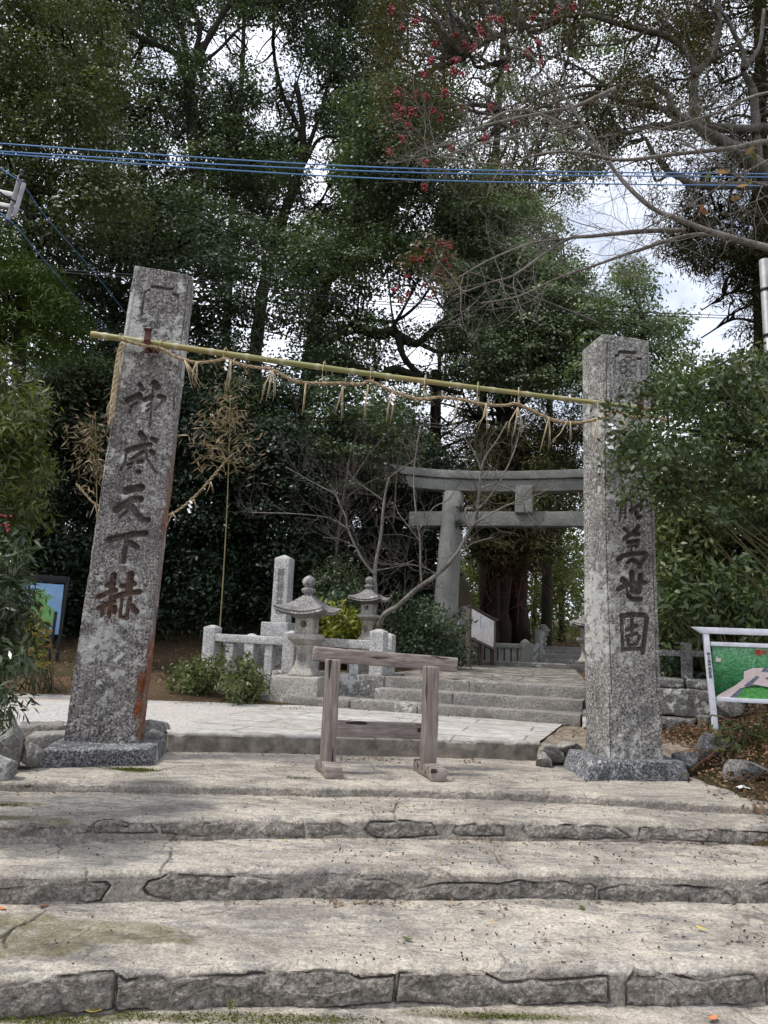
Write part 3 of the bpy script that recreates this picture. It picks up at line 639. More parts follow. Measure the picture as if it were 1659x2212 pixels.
# ------------------------------------------------------------------ inscribed gate pillars
def shaft(bot, top, strokes, cols=(176, 22, 8, 30), rows=900, amp=1., hewn=None, rustf=None, seed=0, edge_lines=()):
    bot = np.asarray(bot, float); top = np.asarray(top, float)
    ring = []; cor = [0]
    for k, n in enumerate(cols):
        for t in np.linspace(0, 1, n, endpoint=False): ring.append((k, t))
    ring = np.array(ring); nr_ = len(ring); k = ring[:, 0].astype(int); t = ring[:, 1]
    v = np.linspace(0, 1, rows)
    def cornr(w_): return bot*(1-w_)+top*w_
    Bk = bot[k]*(1-t[:, None])+bot[(k+1) % 4]*t[:, None]; Tk = top[k]*(1-t[:, None])+top[(k+1) % 4]*t[:, None]
    V = (Bk[None]*(1-v[:, None, None])+Tk[None]*v[:, None, None]).reshape(-1, 3)
    cen = (bot.mean(0)[None]*(1-v[:, None])+top.mean(0)[None]*v[:, None]); cen = np.repeat(cen, nr_, 0)
    sideN = []
    for j in range(4):
        e = bot[(j+1) % 4]-bot[j]; u = top[j]-bot[j]; n = np.cross(e, u); sideN.append(n/np.linalg.norm(n))
    N = np.tile(np.array(sideN)[k], (rows, 1)); L_ = np.array([np.linalg.norm(bot[(j+1) % 4]-bot[j]) for j in range(4)])[k]
    dc = np.tile(np.minimum(t, 1-t)*L_, rows)
    base = V.copy(); n1 = fbm(base, 1.7, 4, seed); n2 = fbm(base, 11, 4, seed+9); n3 = fbm(base, 38, 3, seed+4)
    inw = nrm(cen-V)
    V += N*(amp*(.006*n1+.0045*n2+.003*n3))[:, None]
    V += inw*(.016*np.exp(-dc/.010)*(1+.9*n2)+.03*np.exp(-dc/.02)*np.clip(fbm(base, 6, 3, seed+3)-.12, 0, 1))[:, None]
    px = proj(base); fr = np.tile(k == 0, rows); mpp = np.linalg.norm(base-_C, axis=1)/FPX
    if hewn is not None:
        hm = sst(hewn-40, hewn+60, px[:, 1]+25*n1)*fr; rot = np.stack([base[:, 0]*.7+base[:, 2]*.7, base[:, 1], base[:, 2]*.7-base[:, 0]*.7], 1)*np.array([1, 1, 2.6])
        V -= N*(hm*(.012+.016*fbm(rot, 7, 4, seed+40)))[:, None]
    dep = np.zeros(len(V)); rust = np.zeros(len(V)); cv = None; fi = np.where(fr)[0]; fp = px[fi]; wob = np.stack([n3[fi], n2[fi]], 1)*.5
    for pts, wd, dm in strokes:
        pts = np.asarray(pts, float); lo = pts.min(0)-wd; hi = pts.max(0)+wd; m = np.where(((fp > lo) & (fp < hi)).all(1))[0]
        if not len(m): continue
        d = d_poly(fp[m]+wob[m], pts)/(wd/2); q = np.sqrt(np.clip(1-d*d, 0, 1)); q = q*sst(0, .25, q+.05)
        dd = np.minimum(dm*1.25, wd*.8*mpp[fi[m]])*q
        dep[fi[m]] = np.maximum(dep[fi[m]], dd)
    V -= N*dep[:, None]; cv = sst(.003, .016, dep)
    if rustf is not None: rust = rustf(base, px, k=np.tile(k, rows), dep=dep, n1=n1, n2=n2)
    F = []
    i = np.arange(rows-1)[:, None]*nr_; kk = np.arange(nr_)[None]; k2 = (kk+1) % nr_
    F = np.stack([i+kk, i+k2, i+nr_+k2, i+nr_+kk], -1).reshape(-1, 4)
    # top cap: low rough dome
    o_ = (rows-1)*nr_; last = V[o_:o_+nr_]; c = last.mean(0); Vc = [V]; n0 = len(V); prev = o_+np.arange(nr_)
    for s in (.93, .7, .4, .1):
        ring_ = c+(last-c)*s; ring_[:, 2] += .022*(1-s)+.01*fbm(ring_, 9, 3, seed+77); Vc.append(ring_); cur = n0+np.arange(nr_); n0 += nr_
        F = np.concatenate([F, np.stack([prev, np.roll(prev, -1), np.roll(cur, -1), cur], 1)]); prev = cur
    V = np.concatenate(Vc); rust = np.concatenate([rust, np.zeros(len(V)-len(rust))])
    return (V, F), dict(rust=rust, carve=np.concatenate([cv, np.zeros(len(V)-len(cv))]))
def circ(cx, cy, r, n=20, a0=0, a1=2*pi, ky=1): return [(cx+r*cos(a), cy+r*ky*sin(a)) for a in np.linspace(a0, a1, n)]

ZA = lambda q: [((230+.2984*x)*.864, (920+.2984*y)*.864) for x, y in q]
ZB = lambda q: [((1440+.3797*x)*.864, (820+.3797*y)*.864) for x, y in q]
ZC = lambda q: [((.3617*x)*.864, (400+.3617*y)*.864) for x, y in q]
A_ = .2984*.864*1.32; B_ = .3797*.864*1.35; C_ = .3617*.864
SL = [(ZA(p), w_*A_, .045) for p, w_ in [
 ([(398, 138), (425, 180)], 30), ([(520, 125), (548, 158)], 44), ([(295, 272), (345, 250), (395, 225)], 40), ([(395, 225), (403, 250)], 36), ([(315, 370), (330, 320), (378, 290)], 22),
 ([(440, 268), (500, 242)], 32), ([(560, 235), (602, 245), (600, 266)], 34), ([(530, 350), (560, 310), (590, 270)], 18), ([(455, 360), (492, 338)], 17), ([(460, 320), (498, 293)], 17), ([(515, 130), (500, 300), (482, 500)], 15),
 ([(405, 550), (438, 592)], 42), ([(502, 592), (533, 607)], 32), ([(455, 648), (488, 642)], 32), ([(290, 692), (350, 675), (440, 650)], 36), ([(290, 690), (278, 780), (242, 855)], 20),
 ([(320, 770), (380, 735), (430, 700)], 24), ([(300, 812), (332, 800)], 20), ([(385, 792), (415, 785)], 26), ([(300, 845), (328, 832)], 15), ([(383, 875), (396, 870)], 28), ([(440, 600), (460, 760), (520, 860), (545, 880)], 17), ([(495, 700), (514, 716)], 34),
 ([(285, 1030), (340, 1012), (412, 1000)], 50), ([(198, 1188), (260, 1150), (330, 1102), (405, 1098)], 46), ([(330, 1100), (292, 1200), (232, 1250)], 24), ([(335, 1160), (380, 1230), (428, 1278), (466, 1274)], 42),
 ([(140, 1440), (240, 1416), (350, 1392), (448, 1386)], 42), ([(290, 1435), (275, 1530), (263, 1625)], 33), ([(322, 1468), (373, 1500)], 42),
 ([(180, 1738), (165, 1860)], 44), ([(120, 1825), (150, 1810)], 30), ([(52, 1920), (120, 1890), (198, 1862)], 34), ([(155, 1910), (140, 2085)], 28), ([(57, 2015), (120, 1980), (180, 1956)], 34), ([(95, 1970), (80, 2075)], 24), ([(187, 2008), (185, 2045)], 36),
 ([(325, 1728), (305, 1880)], 46), ([(245, 1830), (277, 1825)], 32), ([(343, 1800), (355, 1812)], 34), ([(187, 1920), (280, 1892), (392, 1876)], 36), ([(320, 1930), (302, 2000), (290, 2098), (262, 2090)], 28), ([(250, 1940), (232, 2085)], 24), ([(330, 1995), (373, 2042)], 40)]]
SL += [(ZC(p), w_*C_, dm) for p, w_, dm in [([(1050, 876), (1120, 882), (1188, 892)], 22, .03), ([(1030, 898), (1003, 908), (986, 1000), (980, 1070)], 15, .014), ([(1200, 928), (1226, 932), (1230, 945)], 18, .02), ([(1234, 960), (1222, 1080)], 9, .008)]]
for a in range(6):
    SL.append((ZC(circ(1110+58*cos(a*pi/3+.3), 1010+58*sin(a*pi/3+.3), 34)), 7*C_, .009))
SL.append((ZC(circ(1110, 1010, 30)), 7*C_, .008))
SR = [(ZB(p), w_*B_, .045) for p, w_ in [
 ([(285, 785), (288, 945)], 15), ([(288, 948), (360, 945), (430, 935)], 17), ([(440, 800), (435, 960)], 15), ([(285, 790), (440, 785)], 15), ([(312, 872), (345, 925)], 13), ([(320, 860), (400, 850)], 12), ([(340, 915), (410, 830)], 13), ([(372, 860), (405, 925)], 13), ([(350, 880), (352, 905)], 12),
 ([(275, 1168), (330, 1122)], 16), ([(302, 1180), (292, 1262)], 13), ([(300, 1172), (332, 1142), (327, 1252)], 13), ([(302, 1200), (325, 1196)], 9), ([(302, 1222), (325, 1217)], 9), ([(362, 1202), (430, 1162)], 22), ([(428, 1112), (452, 1130), (420, 1172)], 15), ([(400, 1215), (412, 1250), (424, 1245)], 24), ([(345, 1132), (392, 1102)], 14), ([(365, 1140), (372, 1225)], 12),
 ([(320, 1320), (345, 1347)], 17), ([(410, 1312), (395, 1335), (340, 1375), (322, 1386)], 25), ([(395, 1362), (415, 1358)], 24), ([(345, 1412), (410, 1402)], 24), ([(416, 1402), (402, 1442)], 19), ([(345, 1442), (402, 1432)], 13), ([(370, 1402), (368, 1490)], 13), ([(282, 1525), (300, 1511)], 26), ([(305, 1502), (380, 1487), (460, 1482), (468, 1500), (422, 1570)], 23), ([(340, 1546), (372, 1521)], 18), ([(380, 1530), (396, 1536)], 26), ([(415, 1552), (425, 1572)], 22),
 ([(280, 1721), (340, 1692), (462, 1676)], 25), ([(310, 1656), (328, 1676)], 32), ([(370, 1612), (376, 1732)], 30), ([(430, 1632), (416, 1737)], 33), ([(345, 1762), (372, 1787), (430, 1787)], 24), ([(335, 1692), (345, 1762)], 15), ([(385, 1737), (420, 1737)], 25),
 ([(300, 1892), (310, 2120)], 20), ([(300, 1897), (390, 1887), (460, 1892), (470, 1912), (457, 2000), (442, 2138)], 26), ([(310, 2118), (440, 2111)], 22), ([(335, 1987), (400, 1961)], 22), ([(368, 1920), (373, 2012)], 22), ([(335, 2032), (402, 2012)], 19), ([(345, 2052), (352, 2092), (402, 2082), (420, 2032)], 20),
 ([(290, 158), (392, 163)], 17), ([(262, 182), (278, 180)], 14), ([(408, 202), (428, 205)], 14)]]
for a in range(6): SR.append((ZB(circ(345+34*cos(a*pi/3+.5), 255+42*sin(a*pi/3+.5), 24)), 6*B_, .008))
SR += [(ZB([(262, 190), (258, 330)]), 7*B_, .006), (ZB([(428, 210), (432, 330)]), 7*B_, .006)]
EDL = [([(299, 585), (205, 1150)], 3, .006), ([(408, 606), (372, 900)], 3.5, .008)]
EDR = [([(1312, 740), (1306, 1100), (1322, 1500)], 4, .008), ([(1398, 750), (1420, 1500)], 3, .006)]

pl = thing('stone_pillar', (-2.15, 6.35, .13), 'leaning granite pillar with bold carved characters, holding the higher end of the bamboo pole', 'stone pillar', 'inscribed gate pillars')
pr = thing('stone_pillar', (2.05, 6.55, .15), 'upright square granite pillar half covered by dark leafy branches', 'stone pillar', 'inscribed gate pillars')
LB = [P(135, 1603, 6.18), P(300, 1606, 6.28)]; LT = [P(289, 573, 6.18), P(415, 596, 6.28)]
def lrust(base, px, k, dep, n1, n2):
    c = np.where(dep > .004, np.clip((px[:, 1]-1170)/150, 0, 1), 0)*.55
    side = np.where((k == 1), np.clip((px[:, 1]-900)/250, 0, 1)*np.clip(.8+n1*1.5, 0, 1), 0)
    pt = np.where(k == 0, sst(1.1, .6, np.hypot((px[:, 0]-301+.07*(px[:, 1]-1500))/9, (px[:, 1]-1505)/75)+n2*.9), 0)
    st = np.where(k == 0, .16*sst(10, 2, np.abs(px[:, 0]-(327-.15*(px[:, 1]-760)))+3*n2)*sst(900, 780, px[:, 1])*(px[:, 1] > 755), 0)
    wide = np.where((k == 0) & (dep < .004), .28*sst(.1, .5, n1+.4*n2)*sst(1080, 1250, px[:, 1])*sst(1480, 1350, px[:, 1]), 0)
    return np.clip(np.maximum.reduce([c, side, pt, st, wide]), 0, 1)
inw = np.array([-.05, .30, 0])
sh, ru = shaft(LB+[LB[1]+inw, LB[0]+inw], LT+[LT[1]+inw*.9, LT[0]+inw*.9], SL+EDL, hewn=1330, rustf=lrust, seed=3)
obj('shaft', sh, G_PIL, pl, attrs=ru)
RB = [P(1318, 1642, 6.29), P(1436, 1644, 6.36)]; RT = [P(1301, 721, 6.29), P(1404, 737, 6.36)]; RBl = P(1263, 1626, 6.64); RTl = P(1255, 760, 6.64)
def rrust(base, px, k, dep, n1, n2): return np.where(dep > .006, .35, 0)
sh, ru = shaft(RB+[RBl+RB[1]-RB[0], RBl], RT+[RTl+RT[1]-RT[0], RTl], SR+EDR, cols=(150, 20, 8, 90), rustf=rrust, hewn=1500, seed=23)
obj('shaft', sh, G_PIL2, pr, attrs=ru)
# plinths
def plinth(fl, fr, bk, tf, par, seed):
    bot = [fl, fr, fr+bk, fl+bk]; q = np.array(bot)
    return obj('plinth', block(bot, tf, r=.02, res=.03, amp=.007, ns=6, seed=seed), G_BASE, par)
b0, b1 = G(58, 1664, -.01), G(337, 1656, -.01); t0, t1 = P(88, 1611, 5.76), P(322, 1619, 6.02); bk = np.array([-.12, .72, 0])
t0[2] = t1[2] = .135
plinth(b0, b1, bk, [t0, t1, t1+bk*.9+[.06, 0, 0], t0+bk*.9], pl, 5)
b0, b1 = G(1263, 1690, -.01), G(1497, 1693, -.01); b3 = G(1213, 1661, -.01); b2 = b1+(b3-b0)
t0 = P(1278, 1648, 6.16); t1 = P(1480, 1660, 6.30); t3 = P(1228, 1631, 6.78)
for q in (t0, t1, t3): q[2] = .15
plinth(b0, b1, b3-b0, [t0, t1, t1+(t3-t0), t3], pr, 6)
# rusty hooks that carry the bamboo
def hook(px, py, Y, par):
    c = P(px, py, Y); w_ = .055
    prof = [(.0, .0), (-.14, -.0), (-.155, .03), (-.15, .10), (-.165, .125)]                  # out from the stone, up
    V = []; F = []
    for s in (-1, 1):
        for (a, b) in prof: V.append(c+np.array([s*w_/2*(1+(.35 if b > .11 else 0)), a, b]))
        for (a, b) in prof: V.append(c+np.array([s*w_/2*(1+(.35 if b > .11 else 0)), a+(.006 if b > .02 else 0), b-.008*(b <= .03)]))
    n = len(prof)
    for i in range(n-1):
        a, b = i, i+1
        F += [[a, b, 2*n+b, 2*n+a], [n+a, 2*n+n+a, 2*n+n+b, n+b], [a, n+a, n+b, b], [2*n+a, 2*n+b, 3*n+b, 3*n+a]]
    V2, F2 = beam(c+[-.06, -.008, -.01], c+[.06, -.008, -.01], .02, .04, r=.003, res=.05, amp=0)
    F2 = [list(f) for f in F2]
    obj('hook', cat((np.array(V), F), (V2, F2)), RUST, par, smooth=False)
hook(329, 756, 6.18, pl); hook(1371, 893, 6.34, pr)

# ------------------------------------------------------------------ rear stairs, platform and paving
u2 = np.array([.94, -.342]); v2 = np.array([.342, .94]); RZ2 = math.atan2(-.342, .94)
O2 = G(829, 1461, .55)[:2]; ZP = .55
def Q(u, v, z): return np.array([O2[0]+u*u2[0]+v*v2[0], O2[1]+u*u2[1]+v*v2[1], z])
def qblock(u0, u1, v0, v1, z0, z1, **k):
    c = lambda z: [Q(u0, v0, z), Q(u1, v0, z), Q(u1, v1, z), Q(u0, v1, z)]
    return block(c(z0), c(z1), **k)
def tie(name, VF, mat): return tag(obj(name, VF, mat), kind='structure')
for z0, z1, va, vb, cuts in ((.15, .285, -.66, -.28, (-.18, .66, 2.52)), (.15, .418, -.33, .02, (0., 1.0, 2.52)), (.15, .55, 0, .34, (0., 1.12, 2.52))):
    for a, b in zip(cuts[:-1], cuts[1:]):
        tie('stone_stair', qblock(a+.004, b-.004, va, vb, z0, z1, r=.012, res=.05, amp=.006, ns=7, seed=int(a*90+va*70)+200), G_OLD)
# upper path of rough paving
xs = np.linspace(-.1, 2.6, 70); ys = np.linspace(.30, 9, 120); a, b = np.meshgrid(xs, ys); pv = np.stack([O2[0]+a.ravel()*u2[0]+b.ravel()*v2[0]*.6, O2[1]+a.ravel()*u2[1]+b.ravel()*v2[1], .545+.004*b.ravel()], 1)
pv[:, 2] += .018*fbm(pv, 3, 4, 4); tie('upper_path', (pv, grid(70, 120)), COBBLE)
kb = tie('path_kerb', cat(qblock(-1.4, 2.9, 7.0, 7.3, .4, .66, r=.02, res=.1, amp=.015, seed=31)), G_OLD)
# platform on the left: two courses of blocks
tie('platform_wall', cat(qblock(-3.0, -1.62, .0, .5, .1, .55, r=.02, res=.06, amp=.01, seed=1), qblock(-1.61, -.62, .0, .5, .1, .55, r=.02, res=.06, amp=.01, seed=2), qblock(-.61, .01, -.02, .6, .1, .55, r=.02, res=.05, amp=.01, seed=3)), G_RUBBLE)
tie('platform_top', qblock(-3.0, 0, .45, 5, .1, .53, r=.02, res=.3, amp=.02, seed=4), EARTH)
tie('platform_curb', cat(qblock(-2.7, -1.5, -.5, -.0, .1, .30, r=.03, res=.06, amp=.012, seed=6), qblock(-1.49, -.2, -.62, -.03, .1, .285, r=.03, res=.06, amp=.012, seed=7)), G_OLD)

# ------------------------------------------------------------------ stone balustrades
def post(t, u, v, z, h, wd, mat, nm='post', cap=.035, rz=RZ2, seed=0):
    c = Q(u, v, z)
    V1, F1 = obox(c, (wd, wd, h-cap), rz, r=.008, res=.05, amp=.003, seed=seed)
    V2, F2 = obox(c+[0, 0, h-cap], (wd, wd, cap), rz, taper=.25, r=.003, res=.05, amp=.002, seed=seed)
    return obj(nm, cat((V1, F1), (V2, F2)), mat, t)
def Upx(px, v=0.): # position along the balustrade line met in this bearing
    p = on_line(px, Q(0, v, 0)[:2], u2); return (p-O2)@u2
bl = thing('stone_balustrade', Q(-2.7, .12, ZP), 'pale granite balustrade with square posts beside the stone lanterns', 'balustrade')
uL, uN = Upx(457, .12), Upx(629, .12)
for px, h, wd in ((457, .60, .19), (543, .50, .15), (629, .56, .18), (818, .62, .19)): post(bl, Upx(px, .12), .12, ZP-.02, h, wd, G_WHITE, 'post', seed=px)
for px in (500, 585, 679, 723, 769): post(bl, Upx(px, .12), .12, ZP-.02, .36, .12, G_WHITE, 'baluster', cap=.01, seed=px)
for a, b in ((457, 629), (629, 818)):
    ua, ub = Upx(a, .12)+.09, Upx(b, .12)-.09; za, zb = .955, .94
    obj('rail', beam(Q(ua, .12, za), Q(ub, .12, zb), .17, .11, r=.012, res=.08, amp=.004, seed=a), G_WHITE, bl)
post(bl, -.22, .75, ZP-.02, .58, .17, G_WHITE, 'post', seed=9)
obj('rail', beam(Q(-.06, .22, .86), Q(-.2, .68, .86), .13, .09, r=.01, res=.08, amp=.003), G_WHITE, bl)
for v in (.38, .6): post(bl, -.22*v, v, ZP-.02, .34, .09, G_WHITE, 'baluster', cap=.01)

# right-hand wall and balustrade
wl = thing('stone_wall', Q(3.6, -.3, .1), 'low dark masonry wall of squared blocks behind the upright pillar', 'stone wall')
W_R = [(2.53, 3.05, -.62, .16, .33), (3.06, 3.7, -.6, .16, .33), (3.71, 4.9, -.62, .16, .36), (2.56, 3.3, -.5, .33, .62), (3.31, 4.2, -.5, .33, .62), (4.21, 4.7, -.5, .36, .62), (2.6, 3.6, -.46, .62, .72), (3.61, 4.9, -.46, .62, .72), (4.71, 6.4, -.5, .1, .70)]
for k, (a, b, v, z0, z1) in enumerate(W_R):
    obj('wall_block', qblock(a, b-.012, v+.0, v+.62, z0, z1-.008, r=.02, res=.06, amp=.012, ns=6, seed=300+k), G_DARK, wl)
br = thing('stone_balustrade', Q(3.6, -.2, .72), 'dark stone balustrade on the masonry wall behind the framed picture sign', 'balustrade')
for u_ in (3.62, 4.42, 5.3): post(br, u_, -.2, .71, .40, .12, G_DARK, 'post', cap=.01, seed=int(u_*10))
obj('rail', beam(Q(2.7, -.2, .985), Q(6, -.2, .985), .11, .07, r=.01, res=.08, amp=.004), G_DARK, br)
gp_ = thing('stone_post', Q(2.6, -.35, .16), 'pale granite gatepost with pointed top at the right end of the rear stairs', 'gatepost')
obj('shaft', cat(obox(Q(2.63, -.36, .60), (.145, .145, .42), RZ2, r=.01, res=.05, amp=.003), obox(Q(2.63, -.36, 1.02), (.145, .145, .05), RZ2, taper=.2, r=.003, amp=.002)), G_WHITE, gp_)
obj('base_block', obox(Q(2.66, -.36, .46), (.2, .22, .15), RZ2, r=.03, res=.05, amp=.012, seed=4), G_WHITE, gp_)
obj('plinth', cat(obox(Q(2.74, -.38, .26), (.32, .4, .205), RZ2, r=.02, res=.05, amp=.008, seed=5), obox(Q(2.72, -.5, .12), (.36, .4, .14), RZ2, r=.02, res=.05, amp=.01, seed=8)), G_WHITE, gp_)

# ------------------------------------------------------------------ text (built-in font, turned into meshes)
def text(body, name, loc, size, mat, parent, rz=0, vertical=False, gap=1.06, th=.002, tilt=0):
    cu = bpy.data.curves.new('lettering', 'FONT'); cu.body = '\n'.join(body) if vertical else body
    cu.size = size; cu.extrude = th; cu.align_x = 'CENTER'; cu.align_y = 'CENTER'; cu.space_line = gap; cu.resolution_u = 3; cu.offset = size*.012
    t = bpy.data.objects.new('lettering', cu); COL.objects.link(t)
    me = bpy.data.meshes.new_from_object(t.evaluated_get(bpy.context.evaluated_depsgraph_get())); bpy.data.objects.remove(t)
    M = Matrix.Translation(tuple(loc)) @ Matrix.Rotation(rz, 4, 'Z') @ Matrix.Rotation(pi/2, 4, 'X') @ Matrix.Rotation(tilt, 4, 'Z')
    me.transform(M)
    if parent is not None: me.transform(Matrix.Translation(tuple(-wloc(parent))))
    o = bpy.data.objects.new(name, me); COL.objects.link(o); o.data.materials.clear(); o.data.materials.append(mat); o.parent = parent
    return o

# ------------------------------------------------------------------ stone lanterns
def lantern(loc, rz, label, group, roofmat, txt=None):
    t = thing('stone_lantern', loc, label, 'stone lantern', group); c = np.array(loc)
    sq = lambda prof, n=32: lathe(prof, c, n, 9, rz)
    obj('pedestal', sq([(0, .0), (.172, 0), (.176, .03), (.145, .07), (.112, .13), (.096, .21), (.094, .29), (.108, .35), (.13, .385), (.13, .40), (0, .40)]), G_LAN, t)
    ca = cat(sq([(0, .395), (.125, .40), (.135, .415), (.185, .465), (.195, .47), (.195, .525), (.185, .535), (.14, .545), (0, .545)]))
    obj('platform', ca, G_LAN, t)
    def carve(V, h):
        hole = (np.hypot(V[:, 0], V[:, 2]-.015) < .042) & (V[:, 1] < -h[1]*.9); V = V.copy(); V[hole, 1] += .12
        hole2 = (np.hypot(V[:, 1], (V[:, 2]-.0)*.7) < .05) & (V[:, 0] > h[0]*.9); V[hole2, 0] -= .1
        return V
    obj('fire_box', obox(c+[0, 0, .54], (.25, .25, .225), rz, r=.02, res=.0085, amp=.004, fn=carve), G_LAN, t)
    # roof with swept corners
    n = 41; a = np.linspace(-1, 1, n); A, B = np.meshgrid(a, a); A = A.ravel(); B = B.ravel(); m = np.maximum(abs(A), abs(B)); cr = (np.minimum(abs(A), abs(B))*m)**2.2
    R_ = .315; X = A*R_*(1+.08*cr); Y = B*R_*(1+.08*cr); lift = .06*cr*m
    top = np.stack([X, Y, .26*(1-m)**.8*(.62+.38*(1-m))+.06+lift+.015*(np.exp(-((abs(A)-abs(B))/.07)**2))*m], 1)
    bt = np.stack([X*.985, Y*.985, .0+lift*.95+.035*(m-.35)*(m > .35)-.03*(m < .5)], 1); F = grid(n, n); V = np.concatenate([top, bt]); nn = n*n
    edge = [i for i in range(n)]+[i*n+n-1 for i in range(1, n)]+[nn-1-i for i in range(1, n)]+[i*n for i in range(n-2, 0, -1)]
    rim = np.array([[edge[i], edge[(i+1) % len(edge)], edge[(i+1) % len(edge)]+nn, edge[i]+nn] for i in range(len(edge))])
    Fa = np.concatenate([F, F[:, ::-1]+nn, rim]); V += .006*np.stack([fbm(V+c, 9, 3, k) for k in range(3)], 1)
    V = np.c_[V[:, 0]*cos(rz)-V[:, 1]*sin(rz), V[:, 0]*sin(rz)+V[:, 1]*cos(rz), V[:, 2]]+c+[0, 0, .765]
    rf = obj('roof', (V, Fa), roofmat, t)
    fz = lathe([(0, .96), (.075, 1.0), (.058, 1.05), (.05, 1.055), (.085, 1.075), (.096, 1.105), (.09, 1.125), (.06, 1.14), (.05, 1.15), (.078, 1.175), (.092, 1.215), (.085, 1.25), (.055, 1.28), (.015, 1.30), (0, 1.30)], c, 20)
    fn_ = obj('finial', fz, roofmat, rf)
    if txt: text(txt, 'inscription', c+np.array([sin(rz)*.128, -cos(rz)*.128, .24]), .115, INSCR, t, rz, th=.004)
    return t
zl = .50
lpos = P(657, 1459, 10.15)
l1 = lantern((lpos[0], lpos[1], lpos[2]-.01), RZ2*.8, 'large stone lantern standing in front of the pale granite balustrade', 'stone lanterns', G_ROOF, '獻')
lb_ = [lpos[0], lpos[1]]
obj('base_slab', obox((lb_[0]-.02, lb_[1], .10), (.64, .62, lpos[2]-.105), RZ2*.8, r=.02, res=.05, amp=.008, seed=12), G_LAN, l1)
p2 = P(793, 1386, 12.3)
l2 = dup(l1, p2, 'smaller stone lantern standing behind the pale granite balustrade', -.03, .79)
for ch in l2.children:
    if ch.name.startswith('base_slab'): bpy.data.objects.remove(ch)
ped = obj('base_slab', obox((p2[0], p2[1], .5), (.46, .46, p2[2]-.5), RZ2, r=.02, res=.06, amp=.008, seed=13), G_RUBBLE, None); ped.parent = l2; ped.matrix_parent_inverse = Matrix.Diagonal((1/.79,)*3+(1,)) @ Matrix.Rotation(.03, 4, 'Z') @ Matrix.Translation((-p2[0], -p2[1], -p2[2]))
p3 = P(1000, 1425, 16.4)
l3 = dup(l1, p3, 'distant grey stone lantern beside the torii column and the notice board', .2, .86)
for ch in l3.children:
    if ch.name.startswith('base_slab'): bpy.data.objects.remove(ch)
p4 = P(1266, 1432, 14.6)
l4 = dup(l1, p4, 'stone lantern almost hidden behind the upright pillar, only a roof corner showing', .1, .86)
for ch in list(l4.children):
    if ch.name.startswith('base_slab'): bpy.data.objects.remove(ch)

# ------------------------------------------------------------------ inscribed monument
mp = P(607, 1345, 12.5); mt = thing('stone_monument', (mp[0], mp[1], .5), 'tall pale granite name stone with a pointed top and small carved characters', 'monument')
rzm = RZ2*.75
obj('shaft', cat(obox(mp, (.262, .25, 1.03), rzm, taper=.97, r=.012, res=.06, amp=.002, seed=2), obox(mp+[0, 0, 1.03], (.254, .243, .06), rzm, taper=.15, r=.004, res=.06, amp=.001)), G_WHITE, mt)
obj('plinth', obox((mp[0]-.02, mp[1], mp[2]-.235), (.45, .45, .235), rzm, r=.012, res=.06, amp=.004, seed=3), G_WHITE, mt)
obj('base', cat(obox((mp[0]-.03, mp[1]-.03, .45), (1.35, 1.1, mp[2]-.235-.45), rzm, r=.03, res=.07, amp=.02, seed=9)), G_DARK, mt)
text('縣社櫻井神社', 'inscription', mp+np.array([sin(rzm)*.130, -cos(rzm)*.130, .49]), .125, INSCR, mt, rzm, True, .98, .003)

# ------------------------------------------------------------------ torii gate
tY = 15.6; tc_ = P(955, 1400, tY); tc_[2] = .5; tc_=np.array([tc_[0], tc_[1], .5]); ut = np.array([.972, -.235, 0]); tor = thing('torii_gate', tc_, 'large grey stone torii gate standing over the path behind the stairs', 'torii gate')
SP = 3.2; c2_ = tc_+ut*SP; rzt = math.atan2(ut[1], ut[0])
tilt = ut*.16
hz = lambda py, px=969: P(px, py, tY)[2]
zK, zN0, zN1 = hz(1066), hz(1139), hz(1106)
for c, s in ((tc_, 1), (c2_, -1)):
    zz = np.linspace(0, 1, 9); pts = np.array([c+tilt*s*t+np.array([0, 0, t*(zK+.02-.5)]) for t in zz])
    obj('column', tube(pts, np.linspace(.262, .212, 9), 26), G_TORII, tor)
nt_ = np.array([-ut[1], ut[0], 0])
a = P(886, 1121, tY+.15); zc = (zN0+zN1)/2; mid = tc_+ut*SP/2
obj('tie_beam', cat(beam(tc_-ut*.74+[0, 0, zc-.5], tc_+ut*.15+[0, 0, zc-.5], .24, .30, r=.015, res=.12, amp=.006), beam(tc_+ut*.151+[0, 0, zc-.5], c2_-ut*.151+[0, 0, zc-.5], .235, .295, r=.012, res=.12, amp=.006, seed=3), beam(c2_-ut*.15+[0, 0, zc-.5], c2_+ut*.72+[0, 0, zc-.5], .24, .30, r=.015, res=.12, amp=.006)), G_TORII, tor)
def curved(u0, u1, z0, z1, wd, slant, lift, seed):
    hu = (u1-u0)/2
    def fn(V, h):
        V = V.copy(); s = V[:, 0]/h[0]; V[:, 0] += slant*s**5*(V[:, 2]/h[2]); return V
    V, F = beam(mid+ut*-hu+[0, 0, (z0+z1)/2-.5], mid+ut*hu+[0, 0, (z0+z1)/2-.5], wd, z1-z0, r=.015, res=.1, amp=.006, seed=seed, fn=fn)
    s = ((V-mid)@ut)/hu; V[:, 2] += lift*np.abs(s)**2.6; return V, F
H_ = SP/2+.80
obj('lower_lintel', curved(-H_, H_, zK, zK+.24, .30, .05, .12, 3), G_TORII, tor)
obj('top_lintel', curved(-H_-.26, H_+.26, zK+.243, zK+.41, .42, .13, .17, 5), G_TORII, tor)
obj('name_plaque', cat(beam(mid+[0, 0, zN1-.5-.06]-nt_*.05, mid+[0, 0, zK-.5+.10]-nt_*.05, .44, .34, up=ut, r=.012, res=.1, amp=.003)), G_TORII, tor)
